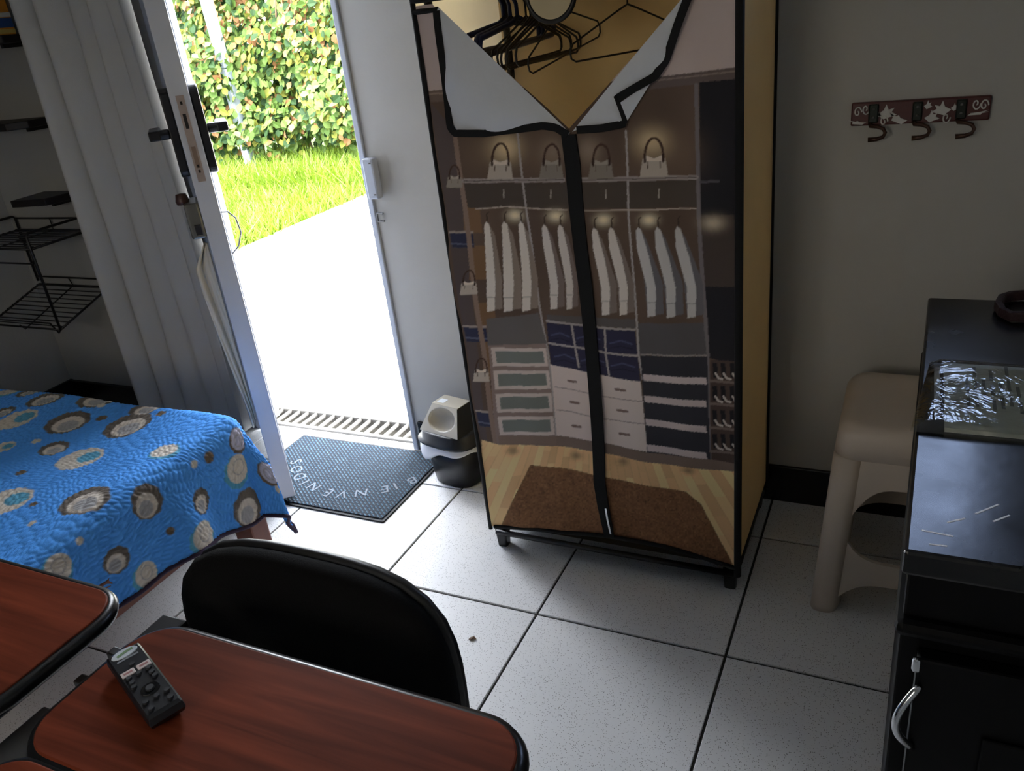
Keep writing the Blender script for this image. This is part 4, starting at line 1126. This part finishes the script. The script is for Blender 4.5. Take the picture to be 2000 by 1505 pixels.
# ground tone: dark closet with mottling
IMG[:] = np.array(lin((102, 84, 72)))
mot = sum(np.sin(_xx*fx+ph)*np.sin(_yy*fy+ph*2) for fx, fy, ph in ((.021,.013,1),(.043,.031,2.2),(.011,.027,4)))/3
IMG *= (1+0.22*mot)[...,None]
fillp([(795,-60),(1460,-60),(1460,128),(1290,152),(795,185)], (206,188,182))          # pale wall over the cornice
fillp([(825,178),(900,172),(900,196),(825,200)], (120,102,92)); linep([(825,184),(900,180)], 3, (160,140,126))
fillp([(1200,160),(1460,128),(1460,152),(1200,182)], (110,96,92)); linep([(1200,166),(1460,136)], 3, (150,134,126))
fillp([(1366,160),(1460,152),(1460,720),(1382,700),(1366,420)], (38,36,41))           # dark right bay
fillp([(1366,420),(1432,420),(1440,560),(1376,560)], (96,82,74), 0.6)
fillp([(840,200),(892,262),(952,860),(940,870)], (96,84,82))                           # narrow left bay
for (y0, y1) in ((395,455),(480,545),(590,635),(655,740),(760,800)):
    x0 = 852+(y0-200)*0.155
    fillp([(x0+20,y0),(x0+52,y0),(x0+52+0.1*(y1-y0),y1),(x0+22,y1)], (150,112,74), 0.55)
for (y0) in (452, 635, 800):
    x0 = 868+(y0-380)*0.15
    fillp([(x0,y0),(x0+42,y0+2),(x0+46,y0+32),(x0+6,y0+30)], (56,58,82)); linep([(x0,y0),(x0+42,y0+2)], 4, (176,160,150)); linep([(x0+4,y0+22),(x0+44,y0+26)], 3, (104,108,130))
# glows of the printed lamps
for x, y in ((985,288),(1272,278)): glow(x, y, 30, 26, (250,222,176), 0.85)
for x, y in ((1078,295),(1150,292)): glow(x, y, 22, 24, (190,170,150), 0.5)
for x in (930, 1060, 1270, 1340): glow(x, 300, 40, 45, (140,116,96), 0.35)
fillp([(905,358),(1360,352),(1362,405),(912,406)], (84,74,66))
# pilasters and dividers
linep([(888,262),(908,420),(932,600),(946,690),(968,860)], 9, (150,126,112))
linep([(1010,258),(1028,420),(1044,545),(1052,600),(1068,690),(1080,800),(1088,866)], 4, (176,166,162))
linep([(1222,255),(1228,420),(1238,550),(1248,690),(1262,770),(1264,880)], 4, (178,170,168))
linep([(1360,165),(1363,420),(1372,560),(1380,700),(1384,905)], 8, (126,118,120))
for a_, b_ in (((905,353),(1100,350)), ((1128,350),(1358,347))):
    linep([a_, b_], 9, (168,156,152)); linep([a_, b_], 2, (96,86,82))
linep([(1366,356),(1402,354)], 5, (92,88,94))
for a_, b_ in (((928,408),(985,404)), ((985,404),(1108,409)), ((1138,409),(1358,408))): linep([a_, b_], 2.5, (196,180,166))
# bags
def bag(x, y, k, bright):
    c_ = tuple(int(v_*bright) for v_ in (204,190,176))
    fillp([(x-20*k,y+8*k),(x+20*k,y+8*k),(x+25*k,y+42*k),(x-25*k,y+42*k)], c_)
    fillp([(x-14*k,y+3*k),(x,y+9*k),(x+14*k,y+3*k),(x+13*k,y+14*k),(x-13*k,y+14*k)], tuple(min(255,int(v_*1.18)) for v_ in c_))
    arc = [(x+16*k*math.cos(t_), y+4*k-32*k*math.sin(t_)) for t_ in np.linspace(-0.1, math.pi+0.1, 16)]
    linep(arc, 4.5*k, (78,56,46)); 
    for s_ in (-1,1): linep([(x+s_*16*k,y+2*k),(x+s_*16*k,y+14*k)], 5*k, (64,44,38))
    for s_ in (-1,1): linep([(x+s_*11*k,y+15*k),(x+s_*11*k,y+26*k)], 2*k, (96,76,66))
for x, y, k, br_ in ((976,308,1.0,0.95),(1077,308,0.95,0.72),(1174,308,0.95,0.72),(1276,300,1.08,0.95),(887,340,0.62,0.8),(917,545,0.66,1.0),(941,716,0.64,1.0)): bag(x, y, k, br_)
for x in (982, 1076, 1184, 1286): linep([(x,370),(x,386)], 2.5, (190,180,168))
for x, y in ((1003,421),(1086,421),(1180,427),(1268,428)): glow(x, y, 15, 11, (255,238,204), 0.95)
glow(1392, 436, 22, 14, (214,196,170), 0.8)
# shirts
def shirt(xt, yt, xb0, xb1, yb, col, back):
    w_ = xb1-xb0
    fillp([(xt+2,yt+2),(xt+16,yt+24),(xb1+w_*0.9,yt+110),(xb1+w_*1.0,yb-4),(xb0,yb)], back)
    fillp([(xt-4,yt+8),(xt,yt),(xt+6,yt+6),(xt+(xb1-xt)*0.55+4,yt+62),(xb1+1,yt+120),(xb1,yb),(xb0,yb+2),(xb0-1,yt+120),(xt-3,yt+40)], col)
    linep([(xt+2,yt+2),(xt+1,yt-14),(xt+5,yt-18)], 2.5, (72,58,50))
    linep([(xb0,yb-26),(xb1,yb-26)], 1.2, tuple(int(v_*0.8) for v_ in col))
WM, CG, GB = (232,222,212), (196,194,204), (118,104,96)
for a_ in ((948,432,951,966,606),(982,432,984,1001,606),(1014,432,1019,1034,606)): shirt(*a_, WM, (150,134,122))
for a_ in ((1062,437,1074,1088,602),(1093,437,1106,1117,602)): shirt(*a_, (224,214,206), (132,116,110))
for a_ in ((1162,441,1176,1191,612),(1194,441,1211,1225,612)): shirt(*a_, (226,216,208), (136,122,114))
for a_ in ((1247,441,1264,1280,616),(1284,441,1302,1318,618),(1322,441,1341,1357,620)): shirt(*a_, (206,202,200), (112,108,112))
linep([(1122,440),(1134,560),(1141,606)], 4, (216,206,198))
# back panels under the shirts
fillp([(950,622),(1050,612),(1066,672),(952,676)], (112,106,104)); fillp([(1066,614),(1240,622),(1242,640),(1068,628)], (100,94,92))
fillp([(1246,630),(1372,632),(1378,694),(1250,690)], (96,92,94))
# folded navy stacks
fillp([(1066,630),(1240,642),(1252,742),(1074,716)], (54,52,76))
for (x0, y0, x1) in ((1075,655,1112),(1126,660,1172),(1192,668,1236),(1080,698,1122),(1134,704,1180),(1194,712,1242)):
    linep([(x0,y0),((x0+x1)/2,y0-6),(x1,y0+2)], 3, (82,84,114)); linep([(x0,y0+9),((x0+x1)/2,y0+5),(x1,y0+11)], 2, (40,40,62))
for pts_ in ([(1066,627),(1110,631),(1160,637),(1240,642)], [(1070,671),(1120,676),(1180,686),(1246,692)], [(1116,632),(1124,680),(1130,716)], [(1182,640),(1184,690),(1190,732)]): linep(pts_, 4, (178,168,164))
# glazed drawers
fillp([(953,674),(1064,672),(1086,868),(972,866)], (150,130,122))
for k in range(4):
    y0 = 679+k*44; xl, xr = 958+k*5.2, 1064+k*5
    fillp([(xl,y0),(xr,y0+2),(xr+4,y0+38),(xl+4.5,y0+36)], (216,200,192))
    fillp([(xl+8,y0+7),(xr-6,y0+8),(xr-3,y0+31),(xl+11,y0+30)], (128,132,126))
fillp([(974,848),(1086,851),(1088,872),(976,866)], (144,122,108))
# white drawers
fillp([(1072,714),(1120,720),(1158,730),(1170,862),(1128,858),(1086,850)], (226,208,200))
fillp([(1170,731),(1252,742),(1264,880),(1176,866)], (226,210,202))
for y0 in (762, 806):
    linep([(1076+(y0-716)*0.1,y0-4),(1120,y0),(1166,y0+10)], 2, (170,152,148)); linep([(1172,y0+12),(1262,y0+20)], 2, (170,152,148))
for y0 in (744, 786, 832):
    linep([(1108+(y0-744)*0.1,y0),(1124+(y0-744)*0.1,y0+2)], 5, (140,116,108)); linep([(1202+(y0-744)*0.08,y0+14),(1222+(y0-744)*0.08,y0+16)], 5, (140,116,108))
# right hand drawers
fillp([(1252,692),(1380,698),(1386,900),(1264,884)], (56,55,62))
linep([(1252,690),(1378,696)], 3, (160,150,146))
for y0, y1 in ((728,738),(770,782),(816,832),(866,884)):
    fillp([(1256+(y0-728)*0.05,y0),(1378,y1),(1380,y1+13),(1258+(y0-728)*0.05,y0+13)], (212,196,194))
# shoes
fillp([(1386,704),(1436,706),(1440,912),(1388,898)], (84,68,62))
for k, y0 in enumerate((704, 748, 795, 842)):
    for x in (1390, 1406, 1424): fillp([(x,y0+6),(x+9,y0+6),(x+11,y0+34),(x+2,y0+34)], (34,32,36))
    for x in (1396, 1412, 1430): linep([(x,y0+26),(x+6,y0+35),(x+14,y0+37)], 4, (206,196,186))
    linep([(1386,y0+40),(1438,y0+44)], 5, (128,112,104))
# plinth, wooden floor, rug
fillp([(1086,850),(1168,862),(1264,882),(1388,898),(1440,908),(1440,925),(1386,918),(1262,900),(1168,882),(1086,870)], (136,116,104))
flm = _in([(940,858),(976,866),(1086,870),(1168,882),(1262,900),(1386,918),(1460,925),(1460,1130),(940,1130)])
vx, vy = 1150, 560
angv = np.arctan2(_xx-vx, _yy-vy)
pl_ = np.floor(angv*26); hsh = np.abs(np.sin(pl_*12.9898+np.floor((_yy+pl_*37)/62)*4.1)*43758.5) % 1
wd_ = np.array(lin((255,206,150)))[None,None]*(0.80+0.42*hsh[...,None])
wd_ = wd_*(1-0.16*(np.abs((angv*26) % 1-0.5) > 0.46)[...,None])
IMG[flm] = wd_[flm]
for x, y in ((1002,880),(1125,890),(1215,900),(1345,918)): glow(x, y, 12, 8, (130,104,80), 0.7)
rug = _in([(1034,908),(1090,912),(1200,934),(1340,958),(1370,982),(1425,1090),(1440,1125),(960,1125),(980,1022),(1010,958)])
nz = rng.normal(0, 1, (PH//3+1, PW//3+1)).repeat(3, 0).repeat(3, 1)[:PH, :PW]
n2 = rng.normal(0, 1, (PH//16+2, PW//16+2)).repeat(16, 0).repeat(16, 1)[:PH, :PW]
IMG[rug] = (np.array(lin((140,98,66)))[None]*(1+0.16*nz[rug]+0.05*n2[rug])[:,None])
IMG = np.clip(IMG, 0.004, 0.95)
# one light blur so the print is not stair-stepped
IMG = (IMG+np.roll(IMG,1,0)+np.roll(IMG,1,1)+np.roll(np.roll(IMG,1,0),1,1))/4
def print_at(P):
    q_ = topx(P); i = np.clip((q_[:,1]-PY0).astype(int), 0, PH-1); j = np.clip((q_[:,0]-PX0).astype(int), 0, PW-1)
    return IMG[i, j]

FYP = 0.48                                # plane of the front cloth
WX0, WX1, WYB, WZT, WZR = 0.505, 1.965, 1.37, 3.0, 3.22
wr = thing('cloth_wardrobe', ((WX0+WX1)/2, (FYP+WYB)/2, 0), 'portable cloth wardrobe printed with a walk-in closet, its front partly unzipped', 'wardrobe')
M_print = mat_attr('printed_wardrobe_cloth', 0.75, bump=0.06, bscale=900)
M_tan = mat('tan_nonwoven_cloth', (232, 206, 156), 0.95, noise=0.05, nscale=12, bump=0.15, bscale=700, trans=0.30)
M_tan2 = mat('brightened_tan_cloth', (240, 216, 168), 0.95, noise=0.05, nscale=12, bump=0.15, bscale=700, trans=0.45)  # same tan cloth, colour brightened so the interior looks lit
M_lining = mat('white_cloth_lining', (222, 226, 232), 0.9, noise=0.05, nscale=14, bump=0.2, bscale=80, trans=0.15)
def P2(px, py, y=FYP): p_ = onto(px, py, y, 1); return (p_[0], p_[2])
hem = sorted([P2(*q_) for q_ in ((966,1027),(1030,1031),(1100,1038),(1190,1046),(1300,1066),(1380,1090),(1442,1110))])
hx_, hz_ = np.array([a_ for a_, _ in hem]), np.array([b_ for _, b_ in hem])
zip_px = [(1113,262),(1121,320),(1128,400),(1136,480),(1146,560),(1154,640),(1161,720),(1167,800),(1171,870),(1173,940),(1180,985),(1192,1044)]
zp = [P2(*q_) for q_ in zip_px]
zz_, zx_ = np.array([b_ for _, b_ in zp])[::-1], np.array([a_ for a_, _ in zp])[::-1]
VB = zp[0]                                # bottom of the V opening
FA, FB = P2(856,18), P2(1352,-16)
def xl_(z): return np.where(z > VB[1], VB[0]+(FA[0]-VB[0])*(z-VB[1])/(FA[1]-VB[1]), np.interp(z, zz_, zx_))
def xr_(z): return np.where(z > VB[1], VB[0]+(FB[0]-VB[0])*(z-VB[1])/(FB[1]-VB[1]), np.interp(z, zz_, zx_))
def front_panel(side_, nu, nv):
    Z = np.linspace(0.10, WZT, nv+1); Ug = np.linspace(0, 1, nu+1)
    Zg, Uu = np.meshgrid(Z, Ug, indexing='ij')
    if side_ < 0: X = WX0 + (np.maximum(xl_(Zg), WX0+0.02)-WX0)*Uu
    else: X = xr_(Zg) + (WX1-xr_(Zg))*Uu
    Vv = (Zg-0.10)/(WZT-0.10)
    Zf = Zg + (np.interp(X, hx_, hz_)-0.10)*(1-Vv)
    Y = FYP + 0.010*np.sin(X*6.5+Zf*1.1)*np.sin(np.clip(Zf/3,0,1)*math.pi) + 0.004*np.sin(X*23+Zf*3) + 0.005*np.sin(Zf*9+X*4)
    P = np.stack([X, Y, Zf], -1)
    cols = print_at(np.stack([X, np.full_like(X, FYP), Zf], -1).reshape(-1,3))
    me = bpy.data.meshes.new('front_panel')
    idx = np.arange((nu+1)*(nv+1)).reshape(nv+1, nu+1)
    fs = np.stack([idx[:-1,:-1], idx[:-1,1:], idx[1:,1:], idx[1:,:-1]], -1).reshape(-1,4)
    me.from_pydata((P.reshape(-1,3)*T-np.array(wr.location)).tolist(), [], fs.tolist()); me.update()
    ca = me.color_attributes.new('print', 'FLOAT_COLOR', 'POINT')
    ca.data.foreach_set('color', np.concatenate([cols, np.ones((len(cols),1))], 1).astype(np.float32).ravel())
    me.materials.append(M_print)
    for p_ in me.polygons: p_.use_smooth = True
    o = bpy.data.objects.new('front_panel', me); C.objects.link(o); o.parent = wr
    return o
front_panel(-1, 170, 640); front_panel(1, 190, 640)
# other cloth faces
MB().grid(lambda u, v: (WX1+0.012*math.sin(u*math.pi)*math.sin(v*math.pi), FYP+0.005+(WYB-FYP-0.005)*u, 0.16+(WZR-0.16)*v), 12, 20).build('side_panel', M_tan, wr, smooth=True)
MB().grid(lambda u, v: (WX0-0.010*math.sin(u*math.pi)*math.sin(v*math.pi), FYP+0.005+(WYB-FYP-0.005)*u, 0.16+(WZR-0.16)*v), 12, 20).build('side_panel', M_tan2, wr, smooth=True)
MB().grid(lambda u, v: (WX0+(WX1-WX0)*u, WYB, 0.16+(WZR-0.16)*v), 12, 20).build('back_panel', M_tan2, wr, smooth=True)
MB().grid(lambda u, v: (WX0+(WX1-WX0)*u, FYP+(WYB-FYP)*v, WZR+0.02*math.sin(u*math.pi)*math.sin(v*math.pi)), 10, 10).build('roof_panel', M_tan, wr, smooth=True)
MB().grid(lambda u, v: (WX0+(WX1-WX0)*u, FYP, WZT+0.045+(WZR-WZT-0.045)*v), 10, 3).build('valance', M_tan, wr)
MB().grid(lambda u, v: (WX0+0.01+(WX1-WX0-0.02)*u, FYP+0.02+(WYB-FYP-0.03)*v, 0.155), 4, 4).build('base_cloth', M_black_cloth, wr)
# black piping
MB().tube([(WX0,FYP,0.13),(WX0,FYP,1.5),(WX0,FYP,WZR)], 0.013, 8).build('piping', M_black_cloth, wr, smooth=True)
MB().tube([(WX1,FYP,0.11),(WX1,FYP,1.5),(WX1,FYP,WZR)], 0.019, 8).build('piping', M_black_cloth, wr, smooth=True)
MB().tube([(WX1,WYB,0.16),(WX1,WYB,1.5),(WX1,WYB,WZR)], 0.013, 8).build('piping', M_black_cloth, wr, smooth=True)
MB().tube([(a_,FYP-0.004,b_) for a_, b_ in hem], 0.012, 8).build('piping', M_black_cloth, wr, smooth=True)
MB().tube([(WX0,FYP-0.003,WZT+0.03),((WX0+WX1)/2,FYP-0.003,WZT+0.03),(WX1,FYP-0.003,WZT+0.03)], 0.020, 8).build('piping', M_black_cloth, wr, smooth=True)
MB().tube([(WX0,FYP-0.003,WZT-0.025),(FA[0],FYP-0.003,WZT-0.025)], 0.012, 8).build('piping', M_black_cloth, wr, smooth=True)
# zip band and slider
zb_ = MB().strip([(a_,FYP-0.012,b_) for a_, b_ in zp], [0.034,0.036,0.036,0.034,0.034,0.033,0.033,0.033,0.033,0.033,0.032,0.028], 0.010, (0,-1,0)).build('zip_band', M_black_cloth, wr)
sl = [P2(*q_, FYP-0.03) for q_ in ((1183,992),(1187,1015),(1193,1042))]
MB().strip([(a_,FYP-0.030,b_) for a_, b_ in sl], 0.005, 0.004, (0,-1,0)).build('zip_slider', M_chrome, zb_)
# flaps folded outwards from the unzipped top
def polyat(pts, t_):
    d_ = [0]
    for a_, b_ in zip(pts[:-1], pts[1:]): d_.append(d_[-1]+math.hypot(b_[0]-a_[0], b_[1]-a_[1]))
    t_ *= d_[-1]
    return (np.interp(t_, d_, [p_[0] for p_ in pts]), np.interp(t_, d_, [p_[1] for p_ in pts]))
def flap(fold_px, free_px, nm, bulge):
    fo_, fe = [P2(*q_) for q_ in fold_px], [P2(*q_) for q_ in free_px]
    def fn(u, v):
        a_ = polyat(fo_, u); b_ = polyat(fe, u)
        s_ = v
        x, z = a_[0]+(b_[0]-a_[0])*s_, a_[1]+(b_[1]-a_[1])*s_
        ln_ = math.hypot(b_[0]-a_[0], b_[1]-a_[1])
        y = FYP-0.016 - bulge*math.sin(min(1, s_*1.0)*math.pi)*min(1, ln_/0.25) - 0.006*math.sin(u*16+v*3)*v*min(1, ln_/0.2)
        return (x, y, z)
    o = MB().grid(fn, 48, 18).build(nm, M_lining, wr, smooth=True)
    pts_ = [polyat(fe, k/60) for k in range(61)]
    MB().strip([(a_, FYP-0.020-0.006*math.sin(k/60*16), b_) for k, (a_, b_) in enumerate(pts_)], 0.0165, 0.008, (0,-1,0)).build('flap_trim', M_black_cloth, o)
    return o
flap([(860,14),(989,137),(1116,258)], [(857,20),(866,90),(874,170),(884,245),(893,258),(950,259),(1020,250),(1065,243),(1090,247),(1112,262)], 'folded_flap', 0.035)
rfl = flap([(1346,-18),(1235,115),(1120,256)], [(1350,-14),(1326,50),(1302,118),(1282,148),(1240,172),(1206,192),(1213,215),(1222,240),(1180,248),(1130,252)], 'folded_flap', 0.030)
tr_ = [P2(*q_) for q_ in ((1216,198),(1276,156),(1228,234))]
MB().add([(tr_[0][0],FYP-0.03,tr_[0][1]),(tr_[1][0],FYP-0.018,tr_[1][1]),(tr_[2][0],FYP-0.018,tr_[2][1])], [(0,1,2)]).build('flap_turn', M_lining, rfl, solid=0.001)
# frame: posts, rails, feet, hanging rod
for x in (WX0+0.055, WX1-0.045):
    for y in (FYP+0.045, WYB-0.045):
        MB().tube([(x,y,0.12),(x,y,WZR-0.04)], 0.020, 10).build('post', M_black_metal, wr, smooth=True)
        MB().loft([[(x+a_,y+b_,z) for a_, b_ in rrect(-r_,r_,-r_,r_,0.012,3)] for z, r_ in ((0.0,0.030),(0.115,0.036),(0.12,0.036))]).build('foot', M_black_metal, wr)
for z in (0.105, WZR-0.05):
    for y in (FYP+0.012, WYB-0.045):
        MB().tube([(WX0+0.03,y,z),(WX1-0.02,y,z)], 0.017, 10).build('frame_rail', M_black_metal, wr, smooth=True)
    for x in (WX0+0.055, WX1-0.02):
        MB().tube([(x,FYP+0.045,z),(x,WYB-0.045,z)], 0.022, 10).build('frame_rail', M_black_metal, wr, smooth=True)
ROD_Y, ROD_Z = 0.925, 3.06
MB().tube([(WX0+0.01,ROD_Y,ROD_Z),(WX1-0.01,ROD_Y,ROD_Z)], 0.018, 10).build('hanging_rod', M_black_metal, wr, smooth=True)

# --- hangers
def hanger_parts(wire_r, drop, halfw, thick_arm):
    """local coordinates (tiles), rod at the origin, hanger in the YZ plane"""
    hook = [(0, 0.045*math.cos(a_), 0.0+0.045*math.sin(a_)-0.018) for a_ in np.linspace(-0.5, math.pi*1.12, 14)]
    hook = [(0, y, z) for _, y, z in hook]
    hook += [(0, -0.022, -0.075), (0, 0.0, -0.10), (0, 0.0, -0.16)]
    ap = -0.16
    body = [(0,0.0,ap),(0,0.06,ap-0.02)]
    body += [(0, halfw-0.02, -drop+0.075),(0, halfw, -drop+0.045),(0, halfw-0.004, -drop+0.015),(0, halfw-0.03, -drop)]
    body += [(0, -halfw+0.03, -drop),(0, -halfw+0.004, -drop+0.015),(0, -halfw, -drop+0.045),(0, -halfw+0.02, -drop+0.075),(0,-0.06,ap-0.02),(0,0.0,ap)]
    return hook, body
def hanger_at(src, x, label, group, rz=0.0, zoff=0.0, ry=0.0):
    r_ = src.copy(); C.objects.link(r_)
    r_.location = Vector((x, ROD_Y, ROD_Z+zoff))*T; r_.rotation_euler = (ry, 0, rz)
    for ch in src.children:
        c_ = ch.copy(); C.objects.link(c_); c_.parent = r_
    tag(r_, label, 'hanger', group); return r_
def make_hanger(name, m_, wr_, drop, halfw, arm_r):
    h = bpy.data.objects.new(name, None); C.objects.link(h); h.location = (0,0,0)
    hk_, bd_ = hanger_parts(wr_, drop, halfw, arm_r)
    MB().tube(hk_, wr_, 6).build('hook', m_, h, smooth=True)
    MB().tube(bd_, arm_r, 6).build('hanger_body', m_, h, smooth=True)
    return h
M_wireh = mat('black_wire', (16, 14, 14), 0.4); M_blueh = mat('navy_hanger_plastic', (14, 26, 62), 0.35)
wire0 = make_hanger('wire_hanger', M_wireh, 0.0055, 0.355, 0.425, 0.0055)
wire1 = make_hanger('wire_hanger', M_wireh, 0.0045, 0.365, 0.375, 0.0045)
blue0 = make_hanger('plastic_hanger', M_blueh, 0.011, 0.285, 0.42, 0.014)
for k, (x, rz) in enumerate(((0.862,0.0),(0.884,0.05),(0.906,-0.03),(0.928,0.02),(0.950,-0.05),(0.972,0.03))):
    hanger_at(wire0, x, 'thin black wire hanger in the tight bunch on the wardrobe rod', 'bunched wire hangers', rz, -0.003*(k % 3), 0.02*math.sin(k*2.1))
hanger_at(wire1, 1.035, 'thin black wire hanger hanging apart, between the bunch and the last one', 'separate wire hangers', -0.13, 0.01, 0.14)
hanger_at(wire1, 1.374, 'rightmost thin black wire hanger, hanging alone in the wardrobe', 'separate wire hangers', -0.46, 0.0, 0.0)
for k, (x, rz) in enumerate(((0.742,0.0),(0.776,0.03),(0.812,-0.03))):
    hanger_at(blue0, x, ('leftmost', 'middle', 'rightmost')[k]+' of the three thick navy plastic hangers on the wardrobe rod', 'navy plastic hangers', rz, 0.0, 0.02*k)
for h in (wire0, wire1, blue0):
    for ch in list(h.children): bpy.data.objects.remove(ch)
    bpy.data.objects.remove(h)
# round mirror hanging in the opening
mc = onto(1075, -12, 0.53, 1); mr_ = 50/FPX*float((mc-CAM) @ CF)
rm = thing('round_mirror', (mc[0], 0.53, mc[2]-mr_), 'round black-rimmed mirror hanging among the hangers in the wardrobe opening', 'mirror')
MB().tube([(mc[0]+mr_*math.cos(a_), 0.53, mc[2]+mr_*math.sin(a_)) for a_ in np.linspace(0,2*math.pi,49)[:-1]], 0.012, 8, True).build('rim', M_black_metal, rm, smooth=True)
MB().add([(mc[0]+0.97*mr_*math.cos(a_), y, mc[2]+0.97*mr_*math.sin(a_)) for y in (0.525,0.535) for a_ in np.linspace(0,2*math.pi,49)[:-1]], [tuple(range(48)), tuple(range(95,47,-1))]+[(i,(i+1)%48,48+(i+1)%48,48+i) for i in range(48)]).build('mirror_glass', mat('dull_tan_mirror', (206,188,148), 0.5), rm)
MB().tube([(mc[0],0.53,mc[2]+mr_),(mc[0],0.51,WZR-0.055)], 0.004, 6).build('cord', M_black_cloth, rm)
